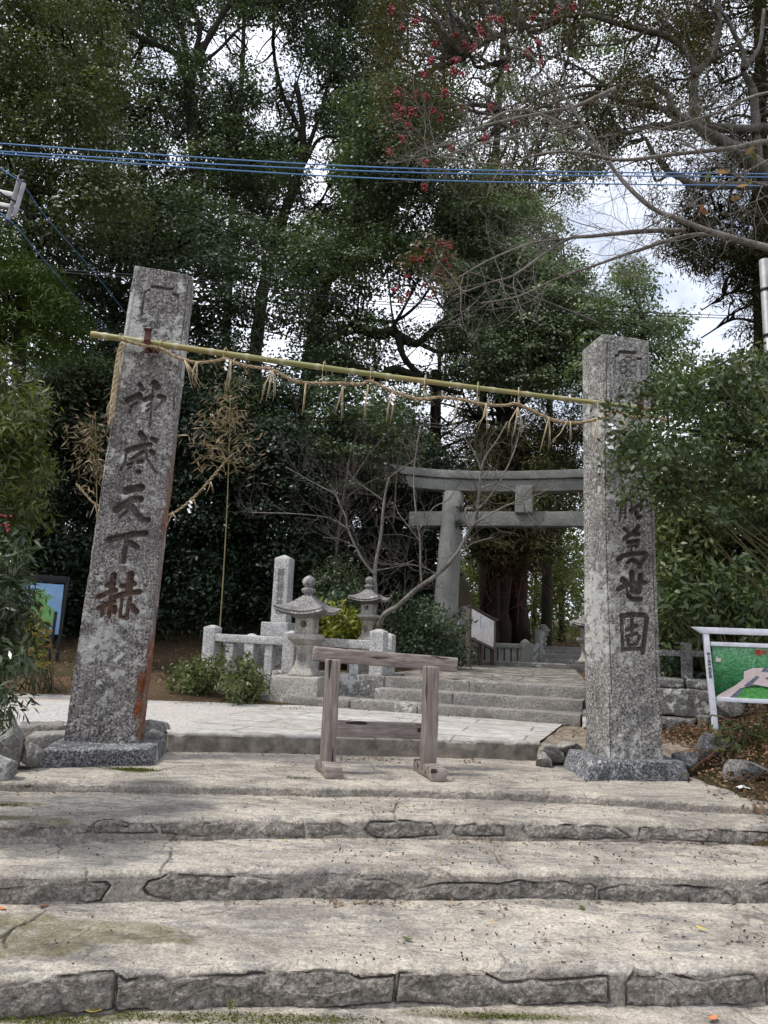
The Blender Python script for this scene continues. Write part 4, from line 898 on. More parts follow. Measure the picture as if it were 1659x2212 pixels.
# tufts of fern on the torii joint
pf = puff_leaves([tc_+ut*.27-nt_*.1+[0, 0, zN1-.5+.05], tc_+ut*.28-nt_*.12+[0, 0, zN0-.5+.05]], [.11, .14], 160, .09, .25)
tag(obj('fern', pf, LF_DARK), 'small dark fern tuft growing on the inner side of the torii column', 'fern')

# ------------------------------------------------------------------ notice board
nb0, nb1 = P(1013, 1424, 15.2), P(1066, 1427, 16.6); nb = thing('notice_board', (nb0+nb1)/2*[1, 1, 0]+[0, 0, .55], 'blank pale notice board on dark posts below the torii tie beam', 'notice board')
ub = nrm(nb1-nb0)*[1, 1, 0]; ub = nrm(ub); zt, zb = P(1013, 1311, 15.2)[2], P(1013, 1378, 15.2)[2]
Lb = np.linalg.norm((nb1-nb0)[:2]); pb = nb0*[1, 1, 0]
SLP = np.array([0, 0, -.20])
obj('board', beam(pb+ub*.03+[0, 0, (zt+zb)/2], pb+ub*(Lb-.03)+[0, 0, (zt+zb)/2]+SLP, .03, zt-zb-.04, r=.004, res=.2, amp=0), PANEL, nb)
nrb = np.array([ub[1], -ub[0], 0])
obj('lettering', beam(pb+nrb*.018+ub*.62+[0, 0, zb+.2], pb+nrb*.018+ub*.62+[0, 0, zt-.15], .055, .004, up=nrb, r=.001, res=.2, amp=0), FAINTB, nb)
for s, h in ((0, zt), (.5, zb-.08), (1, zt-.19)): obj('post', beam(pb+ub*Lb*s+[0, 0, .5]-nrb*.02, pb+ub*Lb*s+[0, 0, h]-nrb*.02, .09, .09, up=ub, r=.005, res=.3, amp=0), DWOOD, nb)
obj('roof', beam(pb-ub*.06+[0, 0, zt+.02], pb+ub*(Lb+.1)+[0, 0, zt+.01]+SLP, .09, .022, r=.005, res=.3, amp=0), DWOOD, nb)
obj('frame', cat(beam(pb+ub*.05+[0, 0, zb], pb+ub*(Lb-.05)+[0, 0, zb]+SLP, .06, .05, r=.004, res=.3, amp=0)), DWOOD, nb)

# far balustrade and arched bridge
fb = thing('stone_balustrade', P(1075, 1435, 17.5), 'far grey stone balustrade with slim balusters behind the notice board', 'balustrade')
fa, fe = P(1010, 1432, 17.6), P(1134, 1437, 17.3); fd = fe-fa
for k in range(9):
    q = fa+fd*k/8.6; obj('baluster', obox(q, (.12, .12, .36), 0, r=.01, res=.1, amp=.003, seed=k), G_TORII, fb)
obj('rail', beam(fa+[0, 0, .41], fe+[0, 0, .41], .16, .11, r=.015, res=.1, amp=.004), G_TORII, fb)
obj('post', cat(obox(fe, (.2, .2, .5), 0, r=.02, res=.1, amp=.004), obox(fe+[0, 0, .5], (.2, .2, .07), 0, taper=.2, r=.004, res=.1, amp=.002)), G_TORII, fb)
bg_ = thing('arched_bridge', P(1190, 1436, 19), 'small arched stone bridge with steps at the end of the path', 'bridge')
for k, (y, z0) in enumerate(((18.2, 1438), (18.9, 1424), (19.6, 1413), (20.3, 1404))):
    c = P(1200, z0, y); obj('step', block([[c[0]-.5-.0*k, y, .4], [c[0]+1.3, y, .4], [c[0]+1.3, y+.8, .4], [c[0]-.5, y+.8, .4]], [[c[0]-.5, y, c[2]], [c[0]+1.3, y, c[2]], [c[0]+1.3, y+.8, c[2]], [c[0]-.5, y+.8, c[2]]], r=.02, res=.12, amp=.008, seed=k), G_OLD, bg_)
c = P(1200, 1396, 21); obj('deck', block([[c[0]-.9, 21, .8], [c[0]+1.2, 21, .8], [c[0]+1.3, 27, .8], [c[0]-.7, 27, .8]], [[c[0]-.9, 21, c[2]], [c[0]+1.2, 21, c[2]], [c[0]+1.3, 27, c[2]-.2], [c[0]-.7, 27, c[2]-.2]], r=.02, res=.3, amp=.01), G_OLD, bg_)
for dz, rr in ((0, .085), (-.20, .055), (-.34, .05)):
    arc = smooth_path([P(1139, 1411, 17.9), P(1152, 1404, 18.6), P(1162, 1388, 19.4), P(1170, 1370, 20.4), P(1176, 1364, 21.6), P(1178, 1366, 23)], 5)+[0, 0, dz]
    obj('handrail', tube(arc, rr, 8), G_TORII, bg_)
for px, py, Y, h in ((1144, 1438, 18, .5), (1160, 1426, 19.2, .75), (1172, 1400, 20.6, .62)): obj('baluster', obox(P(px, py, Y), (.15, .15, h), 0, r=.02, res=.1, amp=.004), G_TORII, bg_)
e = P(1174, 1366, 20.9); obj('finial', lathe([(0, -.1), (.13, -.1), (.13, .02), (.17, .04), (.17, .08), (.1, .1), (.12, .15), (0, .2)], e, 12), G_TORII, bg_)

# ------------------------------------------------------------------ wooden barrier
ba = thing('wooden_barrier', (.04, 6.3, 0), 'weathered grey timber barrier with a crooked top beam standing on the landing', 'wooden barrier')
bs = nrm(np.array([1, .13, 0])); bn = np.array([.13, -1, 0])/1.008
A1, A2 = P(675, 1411, 6.24), P(985, 1436, 6.38)
obj('top_beam', beam(A1, A2, .13, .112, r=.012, res=.04, amp=.005, ns=5, seed=3), WOODX, ba)
fl_, fr_ = G(707, 1657, .05), G(925, 1662, .05)
for bpt, (tx, ty) in ((fl_, (719, 1424)), (fr_, (932, 1440))):
    q = bpt+[0, .03, 0]; tp = P(tx, ty, q[1]-.0)
    obj('post', beam(q, tp, .118, .11, up=bs, r=.010, res=.05, amp=.004, ns=5, seed=int(tx)), WOODZ, ba)
    d = nrm(np.array([.26, -1, 0])); w1 = q*[1, 1, 0]+[0, 0, .048]
    obj('foot', beam(w1-d*.20, w1+d*.27, .12, .092, r=.012, res=.05, amp=.006, ns=5, seed=int(ty)), WOODX, ba)
m0, m1 = P(727, 1573, 6.32), P(916, 1580, 6.40)
obj('lower_rail', beam(m0, m1, .04, .125, r=.006, res=.06, amp=.003, seed=7), WOODX, ba)

# ------------------------------------------------------------------ picture sign and map sign
sY = 7.75; sg = thing('picture_sign', G(1545, 1582, .22), 'white framed sign with a painted green map of the shrine grounds', 'sign')
sbot, stop = P(1546, 1586, sY), P(1524, 1368, sY); sl_ = nrm(stop-sbot); su = nrm(np.array([.985, -.17, 0]) + np.array([0, 0, .0])); sn = nrm(np.cross(su, sl_))
hpost = np.linalg.norm(stop-sbot); Ws = .86
obj('post', beam(sbot-sl_*.1, stop, .065, .05, up=su, r=.004, res=.2, amp=0), WHITEM, sg)
obj('post', beam(sbot-sl_*.1+su*Ws, stop+su*Ws, .065, .05, up=su, r=.004, res=.2, amp=0), WHITEM, sg)
def fn_(V, h):
    V = V.copy(); V[:, 0] += .05*np.sign(V[:, 0])*(np.abs(V[:, 0]) > h[0]*.8)*(V[:, 2]/h[2]); return V
obj('top_bar', beam(stop+sl_*.028-su*.09, stop+sl_*.028+su*(Ws+.09), .075, .062, r=.004, res=.12, amp=0, fn=fn_), WHITEM, sg)
for f in (.895, .345): obj('cross_bar', beam(sbot+sl_*hpost*f+su*.034, sbot+sl_*hpost*f+su*(Ws-.034), .045, .042, r=.004, res=.2, amp=0), WHITEM, sg)
pc0 = sbot+sl_*hpost*.367; ph = hpost*.505
pic = obj('picture', beam(pc0+su*.034+sl_*ph/2, pc0+su*(Ws-.034)+sl_*ph/2, .012, ph, up=sl_, r=.002, res=.3, amp=0), MAPG, sg)
def art(name, pts, mat, off=.010):
    V = np.array([pc0+su*(.034+a*(Ws-.068))+sl_*ph*b+sn*off for a, b in pts]); return obj(name, (V, [list(range(len(pts)))]), mat, pic, smooth=False)
if sn[1] > 0: sn = -sn
art('lawn_drawing', [(.2, .0), (.34, .2), (.55, .22), (.95, .02), (.95, 0)], LGREEN, .0085)
art('path_drawing', [(.01, .0), (.02, .03), (.24, .24), (.35, .38), (.36, .52), (.47, .60), (.62, .61), (.85, .66), (.99, .60), (.99, .20), (.8, .22), (.62, .24), (.46, .28), (.32, .2), (.16, .0)], PINK)
art('roof_drawing', [(.16, .0), (.3, .2), (.33, .17), (.24, .0)], ROOFP, .0115)
art('roof_drawing', [(.34, .24), (.5, .45), (.54, .43), (.40, .22)], ROOFP, .0115)
art('roof_drawing', [(.56, .53), (.6, .61), (.76, .61), (.75, .53)], ROOFP, .0115)
art('roof_drawing', [(.60, .39), (.61, .43), (.70, .42), (.69, .38)], ROOFP, .0115)
art('roof_drawing', [(.04, .70), (.05, .78), (.11, .76), (.10, .69)], PINK, .0115)
rzs = math.atan2(su[1], su[0])
text('櫻井神社', 'title', pc0+su*(.034+.66*(Ws-.068))+sl_*ph*.905+sn*.012, .058, RED, pic, rzs, th=.001)
text('御大典奉祝記念', 'lettering', sbot+sl_*hpost*.68+sn*.034, .036, INK, sg, rzs, True, 1.0, .001, .06)
mY = 13.2; m0_ = P(124, 1412, mY); ms = thing('map_sign', m0_, 'tilted black framed map sign half hidden by the bamboo-leaved shrub', 'sign')
mu = nrm(np.array([.8, .6, 0])); mtop = P(147, 1246, mY)
ml = nrm(mtop-m0_); mn = nrm(np.cross(mu, ml)); mn = -mn if mn[1] > 0 else mn
obj('post', beam(m0_-ml*.3, mtop, .05, .05, up=mu, r=.004, res=.3, amp=0), BLACKM, ms)
obj('post', beam(m0_-ml*.3-mu*.12, m0_+ml*.7-mu*.12, .05, .05, up=mu, r=.004, res=.3, amp=0), BLACKM, ms)
ct = mtop-ml*.56-mu*.46
bd = obj('board', beam(ct-mu*.42, ct+mu*.42, .03, .84, up=ml, r=.004, res=.3, amp=0), SEA, ms)
obj('header', beam(mtop-mu*.9-ml*.06, mtop-ml*.06, .05, .12, up=ml, r=.004, res=.3, amp=0), BLACKM, ms)
def art2(pts, mat, off=.0185):
    V = np.array([ct+mu*(a-.5)*.84+ml*(b-.5)*.84+mn*off for a, b in pts]); return obj('island_drawing', (V, [list(range(len(pts)))]), mat, bd, smooth=False)
art2([(.05, .05), (.12, .3), (.3, .42), (.36, .62), (.48, .84), (.62, .9), (.66, .78), (.78, .74), (.7, .6), (.86, .5), (.9, .3), (.8, .1), (.6, .02)], ISLE)

# ------------------------------------------------------------------ bamboo pole, straw ropes
bp0, bp1 = P(197, 722, 6.07), P(1404, 884, 6.22)
tt = np.linspace(0, 1, 160); ctr = bp0+(bp1-bp0)*tt[:, None]+np.array([0, 0, -.02])*np.sin(tt*pi)[:, None]
Lp = np.linalg.norm(bp1-bp0); s_ = tt*Lp; rad = .0275-.0095*tt; nd = np.zeros(160)
for k in np.arange(.12, Lp, .295): g = np.exp(-((s_-k)/.016)**2); rad = rad+.005*g; nd = np.maximum(nd, g)
Vb, Fb = tube(ctr, rad, 14); nda = np.concatenate([np.repeat(nd, 14), [1, 1]])
bam = obj('bamboo_pole', (Vb, Fb), BAMBOO, attrs=dict(node=nda)); tag(bam, 'long green bamboo pole slung between the two inscribed pillars', 'bamboo pole')
def rope(ptspx, Ys, r0, name, label, strands=3, turns=5.5, mat=STRAW, fuzz=60, seed=1):
    rr = np.random.default_rng(seed)
    c = smooth_path([P(x, y, Y) for (x, y), Y in zip(ptspx, Ys)], 9); d = np.linalg.norm(np.diff(c, axis=0), axis=1).sum(); N_ = int(d/.012)
    ss = np.concatenate([[0], np.cumsum(np.linalg.norm(np.diff(c, axis=0), axis=1))]); q = np.linspace(0, ss[-1], N_); c = np.stack([np.interp(q, ss, c[:, k]) for k in range(3)], 1)
    t = nrm(np.gradient(c, axis=0)); a = nrm(np.cross(t, [0, 0.2, 1.])); b = np.cross(t, a); parts = []
    for k in range(strands):
        th = 2*pi*k/strands + q*turns*2*pi/1.0/.9; rad_ = r0*(.55+.08*np.sin(q*13+k))
        parts.append(tube(c+a*(rad_*np.cos(th))[:, None]+b*(rad_*np.sin(th))[:, None], r0*.58, 6))
    ro = obj(name, cat(*parts), mat); tag(ro, label, 'straw rope', 'sacred straw ropes')
    fz = []
    for k in range(fuzz):
        i = rr.integers(0, N_-1); p = c[i]; dd = nrm(rr.normal(size=3)+t[i]*1.2+[0, 0, -.3]); fz.append(tube(np.array([p, p+dd*rr.uniform(.03, .075), p+dd*rr.uniform(.06, .10)+[0, 0, -.02]]), [.0016, .0013, .0008], 4))
    obj('straw_fringe', cat(*fz), STRAW, ro)
    return ro, c
RP = [(262, 736), (300, 748), (345, 756), (380, 775), (425, 787), (470, 783), (487, 779), (520, 792), (570, 800), (590, 803), (640, 828), (695, 832), (740, 832), (780, 834), (800, 828), (850, 850), (905, 866), (950, 862), (1000, 868), (1040, 877), (1090, 880), (1118, 877), (1180, 905), (1230, 918), (1290, 910), (1330, 893), (1365, 905), (1405, 904), (1440, 912)]
RP = [(x, y-4) for x, y in RP]
ro, rc = rope(RP, np.interp([p[0] for p in RP], [262, 1404], [6.04, 6.18]), .0125, 'straw_rope', 'long twisted straw rope with hanging tassels, tied under the bamboo pole', fuzz=190)
def tassel(px, py, dxs, ln, Y, par, mat=STRAWP):
    parts = []
    for dx in dxs:
        p = P(px, py, Y); e = P(px+dx, py+ln*(1+.12*rng.uniform(-1, 1)), Y); m = (p+e)/2+rng.normal(size=3)*.012
        parts.append(tube(np.array([p, m, e]), [.0032, .003, .002], 5))
        parts.append(tube(np.array([p+[.006, .003, 0], m+[.009, 0, .01], e+[.012, 0, .03]]), [.0024, .0024, .0015], 4))
    obj('straw_tassel', cat(*parts), mat, par)
Yr = lambda x: np.interp(x, [262, 1404], [6.03, 6.17])
for px, py, dxs, ln in ((398, 782, (18, 34), 60), (424, 786, (-8, -4), 50), (498, 783, (-10, -14), 70), (588, 803, (-26, -14, 2), 66), (660, 832, (-8,), 76), (740, 838, (-18, -3), 70), (795, 836, (-10,), 92), (847, 850, (-12, -5), 66), (990, 868, (-16, -10), 74), (1050, 874, (-26, -18, 2), 62), (1118, 884, (-22, -12, 6), 64), (1185, 905, (-20, 0), 74), (1232, 916, (0,), 50), (1290, 910, (-8, 3), 70), (1345, 905, (-4, 2), 48), (262, 745, (-18, -6), 100), (1225, 912, (-36,), 56)):
    tassel(px, py-4, dxs, ln, Yr(px)-.01, ro)
for px in (262, 350, 486, 578, 698, 800, 916, 1030, 1118, 1290):   # loops tying rope to pole
    c = bp0+(bp1-bp0)*((px-197)/(1404-197)); k = np.linspace(0, 2*pi, 15); py_r = np.interp(px, [p[0] for p in RP], [p[1] for p in RP]); zr = P(px, py_r, c[1])[2]
    hz_ = (c[2]+.030-zr)/2; obj('tie', tube(np.stack([c[0]+.012*np.sin(k), c[1]+.04*np.sin(k)-.004, (c[2]+.030+zr)/2-.010+(hz_+.014)*np.cos(k)], 1), .004, 5, caps=False), STRAWP, ro)
def shide(px, py, Y, sc, par):
    s = [(0, 0), (.03, -.04), (-.015, -.055), (.03, -.11), (-.02, -.12), (.015, -.19)]
    V, F = [], []
    for i, (a, b) in enumerate(s):
        p = P(px, py, Y)+np.array([a*sc, -.01*(i % 2), b*sc]); V += [p, p+[.035*sc, .004, .004]]
        if i: F.append([2*i-2, 2*i-1, 2*i+1, 2*i])
    obj('paper_streamer', (np.array(V), F), PAPER, par, smooth=False)
shide(1312, 915, 6.12, 1.25, ro); shide(846, 852, 6.08, .5, ro); shide(487, 777, 6.04, .5, ro)
# thick rope end hanging down the side of the leaning pillar
tl, _ = rope([(266, 740), (258, 765), (252, 800), (247, 840), (243, 880), (240, 905)], [6.0, 6.04, 6.08, 6.1, 6.12, 6.13], .021, 'straw_rope', 'thick plaited straw rope end hanging down the left edge of the leaning pillar', 3, 6, STRAWP, 50, 4)
tassel(246, 850, (-14, -8), 60, 6.08, tl); tassel(240, 900, (-8, -2), 30, 6.1, tl)
# dried bamboo canes behind, with their own rope
def cane(px0, py0, px1, py1, Y, label, leafpx, seed):
    r = np.random.default_rng(seed)
    b, t = P(px0, py0, Y), P(px1, py1, Y); pts = b+(t-b)*np.linspace(0, 1, 24)[:, None]; pts += np.stack([.03*np.sin(np.linspace(0, 3, 24)), 0*np.zeros(24), 0*np.zeros(24)], 1)
    th = thing('dry_bamboo', b, label, 'bamboo', 'dried bamboo canes')
    obj('cane', tube(pts, np.linspace(.011, .005, 24), 8), DRYBAM, th)
    Cs = []; tw = []
    for x, y, n in leafpx:
        for _ in range(n):
            e = P(x+r.normal()*19, y+r.normal()*13, Y+r.normal()*.25); s = pts[np.argmin(np.abs(pts[:, 2]-e[2]+.1))]; tw.append(tube(np.array([s, (s+e)/2+[0, 0, .06], e]), [.006, .004, .002], 4)); Cs.append(e)
    obj('twig', cat(*tw), DRYBAM, th)
    Cs = np.array(Cs); nl = 5; pos = np.repeat(Cs, nl, 0)+r.normal(size=(len(Cs)*nl, 3))*.14
    obj('leaves', leafcloud(pos, r.normal(size=pos.shape)*.7+[0, -1, .2], .15, .15, .3, r=r, dirv=np.repeat(np.sign(r.normal(size=(len(Cs), 1)))*[[.8, 0, 0]], nl, 0)+[0, 0, -.55]), LF_DRY, th)
    return th
cane(474, 1372, 497, 850, 11.6, 'dry bamboo cane with brown leaves standing behind the balustrade', [(500, 830, 5), (480, 865, 6), (510, 875, 6), (470, 905, 7), (500, 915, 7), (530, 950, 5), (450, 935, 7), (430, 972, 7), (470, 975, 6), (510, 995, 6), (535, 975, 3), (485, 890, 6)], 3)
cane(205, 1380, 205, 890, 11.6, 'dry bamboo cane with brown leaves half hidden behind the leaning pillar', [(215, 905, 6), (190, 935, 7), (225, 950, 6), (180, 970, 8), (215, 985, 7), (195, 1010, 8), (230, 1020, 5), (185, 1035, 5)], 5)
r2_, _ = rope([(165, 1045), (185, 1068), (212, 1092), (290, 1120), (365, 1112), (415, 1078), (455, 1035), (497, 985)], [11.6]*8, .02, 'straw_rope', 'thin sagging straw rope between the two dry bamboo canes', 2, 5, STRAW, 30, 9)
for px, py in ((455, 1040), (418, 1078), (373, 1108), (205, 1090)): tassel(px, py, (-12, 5), 28, 11.55, r2_)
shide(408, 1082, 11.55, 1.0, r2_)

# ------------------------------------------------------------------ cables and poles
def cable(ptspx, Ys, r, name, label, mat, group, n=14):
    o = obj(name, tube(smooth_path([P(x, y, Y) for (x, y), Y in zip(ptspx, Ys)], n), r, 6), mat); return tag(o, label, 'cable', group)
for k, (y0, y1, y2) in enumerate(((308, 362, 376), (325, 371, 383), (330, 386, 402))):
    cable([(-250, y0-22), (0, y0+2), (830, y1), (1659, y2), (1900, y2+2)], [9.0, 9.2, 9.8, 10.4, 10.6], .0092, 'overhead_cable', ('topmost', 'middle', 'lowest')[k]+' of the three blue overhead cables crossing the treetops', BLUEW, 'blue overhead cables')
up = thing('utility_pole', (P(-75, 1560, 9)[0], 9, -.1), 'utility pole with galvanised cross arms at the left edge', 'utility pole')
q0 = P(-75, 430, 9); obj('pole', tube(np.array([[q0[0], 9, -.3], [q0[0], 9, 8.2]]), [.14, .1], 14), GALV, up)
def plank(a, b, wd, Y, nm='cross_arm'): obj(nm, beam(P(*a, Y), P(*b, Y), .05, wd, up=(0, .2, 1), r=.006, res=.1, amp=0), GALV, up)
plank((44, 380), (16, 478), .07, 8.9); plank((52, 396), (30, 470), .045, 8.82); plank((-75, 402), (36, 424), .075, 8.96); plank((-75, 430), (26, 448), .06, 8.9)
for x, y in ((47, 376), (14, 482), (50, 398)): obj('insulator', lathe([(0, -.05), (.03, -.05), (.03, -.02), (.02, 0), (.03, .02), (.03, .05), (0, .06)], P(x, y, 8.85), 10), BLACKM, up)
for k, (pts, m, lab) in enumerate((
  ([(-60, 305), (0, 362), (50, 400), (100, 470), (200, 585), (320, 735), (470, 900), (640, 1060)], BLUEW, 'upper blue service cable running from the cross arm down behind the leaning pillar'),
  ([(-60, 350), (0, 415), (45, 445), (90, 500), (180, 620), (280, 735), (440, 905), (600, 1075)], BLACKW, 'dark service cable running between the two blue ones behind the leaning pillar'),
  ([(-60, 400), (0, 460), (35, 490), (90, 555), (170, 650), (260, 745), (420, 920), (560, 1075)], BLUEW, 'lower blue service cable with a snagged leaf, behind the leaning pillar'))):
    cable(pts, [8.4, 8.7, 9, 10.5, 13, 16, 21, 26], .008 if k != 1 else .011, 'service_cable', lab, m, 'service cables')
for k, (y0, y1) in enumerate(((590, 720), (596, 728))):
    cable([(130, y0-8), (420, y0+15), (830, y0+62), (1250, y0+80), (1700, y0+96)], [11, 11, 11.5, 12, 12.5], .006, 'telephone_wire', ('upper', 'lower')[k]+' thin dark wire of the pair crossing behind the leaning pillar', BLACKW, 'thin telephone wires')
mpY = 8.2; a = P(1645, 562, mpY); b = P(1662, 900, mpY)
mpole = thing('metal_pole', (b[0], mpY, .2), 'grey metal pole rising behind the leafy branches at the right edge', 'pole')
obj('pole', tube(np.array([[a[0]+.09, mpY, -.1], [a[0]+.03, mpY, a[2]]]), .055, 16), GALV, mpole)
for z in (.35, .9): obj('clamp', tube(np.array([[a[0]+.035, mpY, a[2]-z], [a[0]+.035, mpY, a[2]-z-.03]]), .062, 16), BLACKM, mpole)
obj('cable', tube(smooth_path([[a[0]+.07, mpY-.06, a[2]-.1], [a[0]+.03, mpY-.09, a[2]-.4], [a[0]+.05, mpY-.07, a[2]-.9], [a[0]+.06, mpY-.07, a[2]-2]], 5), .012, 6), BLACKW, mpole)

# ------------------------------------------------------------------ trees
GAPS = [(285, 140, 75, 95, .85), (240, 260, 40, 40, .5), (430, 70, 55, 70, .8), (560, 110, 105, 115, .92), (640, 190, 60, 90, .8), (575, 260, 60, 60, .9), (690, 335, 60, 85, .95), (700, 430, 60, 60, .9), (620, 440, 40, 40, .6),
        (390, 330, 35, 45, .7), (480, 470, 75, 60, .85), (560, 525, 60, 45, .8), (505, 610, 40, 30, .5), (300, 400, 40, 40, .5), (790, 640, 50, 45, .7), (870, 690, 120, 50, .85), (920, 785, 110, 45, .88), (840, 850, 60, 30, .9), (960, 905, 90, 60, .9), (950, 640, 60, 60, .6),
        (720, 730, 30, 30, .7), (1000, 540, 60, 50, .6), (1120, 240, 160, 170, .8), (1280, 130, 60, 110, .85), (1320, 60, 60, 45, .9), (1310, 430, 100, 85, 1.), (1270, 550, 120, 60, .97), (1300, 620, 70, 40, .8), (1470, 625, 75, 45, 1.), (1540, 690, 80, 70, 1.), (1580, 745, 60, 40, .95),
        (960, 320, 60, 50, .6), (270, 615, 14, 12, .5), (940, 470, 50, 40, .5), (1150, 340, 120, 50, .8), (880, 120, 40, 60, .5)]
def keep(x, y, k=1.):
    v = 0
    for cx, cy, rx, ry, s in GAPS: v = np.maximum(v, s*np.exp(-(((x-cx)/rx)**2+((y-cy)/ry)**2)**1.5*.7))
    return 1-np.clip(v*k, 0, 1)
def zone(poly, n, Yr, r, gap=1., clump=.5, seed=0):
    """puff centres: bearings inside a surveyed outline, spread through the crown's depth"""
    pg = np.array(poly, float); lo, hi = pg.min(0), pg.max(0); q = r.uniform(lo, hi, (n*6, 2)); q = q[sd_polygon(q, pg) < 0]
    Y = r.uniform(*Yr, len(q)); W_ = np.array([P(a, b, c) for (a, b), c in zip(q, Y)])
    kp = keep(q[:, 0], q[:, 1], gap); cl = 1-clump+clump*np.clip(.5+1.6*fbm(W_, .5, 3, seed), 0, 1.3)
    m = r.uniform(0, 1, len(q)) < kp*cl
    return W_[m][:n], kp[m][:n]
def limbs(paths, kk=1.):
    T, pts = [], []
    for pp, Ys, ws in paths:
        Ys = np.broadcast_to(np.asarray(Ys, float), (len(pp),)); ws = np.interp(np.linspace(0, 1, len(pp)), np.linspace(0, 1, len(ws)), ws)
        w3 = np.array([[*P(x, y, Y), wd*Y/FPX/2*kk] for (x, y), Y, wd in zip(pp, Ys, ws)]); s = smooth_path(w3, 6)
        s[:, :3] += .35*s[:, 3:4]*np.stack([fbm(s[:, :3], 2.2, 3, k+40) for k in range(3)], 1)
        rr = np.maximum(s[:, 3], .008)*(1+.22*fbm(s[:, :3], 5, 3, 9)); T.append(tube(s[:, :3], rr, 9)); pts.append(s[:, :3])
    return T, np.concatenate(pts) if pts else None
SKEL = []
def tree(name, label, base, paths, zones, lmat, bmat, Ls, asp=.5, nl=150, pr=(.4, .75), seed=0, droop=.3, flat=.65, link=.5, cat_='tree', group=None, gap=1., clump=.5, crown='crown', rough=.5, up=.65, shell=.72, show=0, clear=.62):
    r = np.random.default_rng(seed); t = thing(name, base, label, cat_, group)
    T, sk = limbs(paths)
    C, R_, K = [], [], []
    for k, (poly, n, Yr) in enumerate(zones):
        c, kp = zone(poly, n, Yr, r, gap, clump, seed+k); C.append(c); R_.append(r.uniform(*pr, len(c))*(.6+.4*kp)); K.append(kp)
    C = np.concatenate(C); R_ = np.concatenate(R_)
    if sk is not None and show: SKEL.append(sk[::2])
    if SKEL and clear:
        S = np.concatenate(SKEL); sp_ = proj(S); cp = proj(C); ok = np.ones(len(C), bool)
        for i in range(len(C)):
            m = S[:, 1] > C[i, 1]-.6; d = np.hypot(*(sp_[m]-cp[i]).T) if m.any() else np.array([1e9])
            if d.min() < R_[i]*FPX/C[i, 1]*.95: ok[i] = r.uniform() > clear
        C, R_ = C[ok], R_[ok]
    if sk is not None and link:
        m = r.uniform(0, 1, len(C)) < link
        for c in C[m]:
            d = np.linalg.norm(sk-c, axis=1)+1.2*np.maximum(0, sk[:, 2]-c[2]); s = sk[np.argmin(d)]; v = c-s; ln = np.linalg.norm(v)
            if ln > 6 or ln < .3: continue
            md = s+v*.5+r.normal(size=3)*ln*.10+[0, 0, ln*.06]; T.append(tube(smooth_path([s, s+v*.25+r.normal(size=3)*ln*.06, md, c], 3), np.linspace(.012+.014*ln, .008, 10), 4))
    if T: obj('trunk', cat(*T) if len({f.shape[1] for _, f in T}) == 1 else cat(*T), bmat, t)
    n = np.maximum(12, (nl*(R_/np.mean(pr))**2)).astype(int)
    obj(crown, puff_leaves(C, R_, n, Ls, asp, flat, up, rough, r, droop, shell), lmat, t)
    return t
B_ = lambda x, Y: np.array([*P(x, 1400, Y)[:2], .5])
GT = 'tall trees behind the gateway'
tree('camphor_tree', 'tall dark tree with a forked mossy trunk rising behind the leaning pillar', B_(330, 23), [
    ([(330, 1390), (318, 1100), (335, 760), (362, 545), (398, 482), (418, 450), (425, 400), (416, 280), (410, 225), (408, 165)], 22, (56, 38, 30, 22)),
    ([(410, 190), (422, 138), (450, 85), (482, 30), (515, -20), (540, -90)], 22, (22, 14, 10)), ([(410, 200), (380, 118), (310, 86), (260, 45), (205, -20)], 22, (16, 13, 9)), ([(400, 150), (398, 90), (370, 15), (360, -60)], 21.8, (15, 11, 8)),
    ([(412, 150), (432, 60), (405, -5), (400, -90)], 22.3, (13, 10)), ([(425, 430), (470, 380), (500, 300), (505, 210)], 22.5, (14, 7)), ([(400, 485), (350, 440), (320, 370)], 21.5, (12, 5)), ([(416, 260), (360, 170), (340, 210), (300, 250)], 22, (10, 4)),
    ([(416, 150), (470, 110), (520, 60), (560, 55)], 22, (9, 4))],
    [([(130, -120), (640, -120), (620, 300), (560, 560), (250, 560), (160, 300)], 560, (20.5, 25))], LF_CAM, BK_DARK, .10, .68, 330, (.5, 1.05), 1, show=1, group=GT)
tree('camphor_tree', 'tall dark tree with an upright trunk in the centre of the grove', B_(560, 25), [
    ([(545, 1390), (540, 1000), (556, 720), (578, 575), (603, 500), (629, 420), (647, 364), (655, 275), (640, 180)], 24, (40, 26, 22, 12)),
    ([(630, 400), (665, 340), (690, 300), (735, 295)], 24, (12, 5)), ([(648, 360), (690, 250), (720, 130), (740, 20)], 24, (12, 6)), ([(600, 505), (560, 440), (545, 380)], 23.5, (12, 5)), ([(652, 290), (610, 200), (590, 90), (600, -40)], 24.3, (12, 6)),
    ([(580, 570), (640, 500), (690, 440), (720, 380)], 24.5, (11, 4)), ([(640, 390), (655, 440), (668, 480)], 24, (8, 4))],
    [([(480, -120), (880, -120), (860, 300), (780, 560), (520, 580)], 460, (22, 27))], LF_CAM2, BK_DARK, .105, .66, 320, (.5, 1.05), 2, show=1, group=GT)
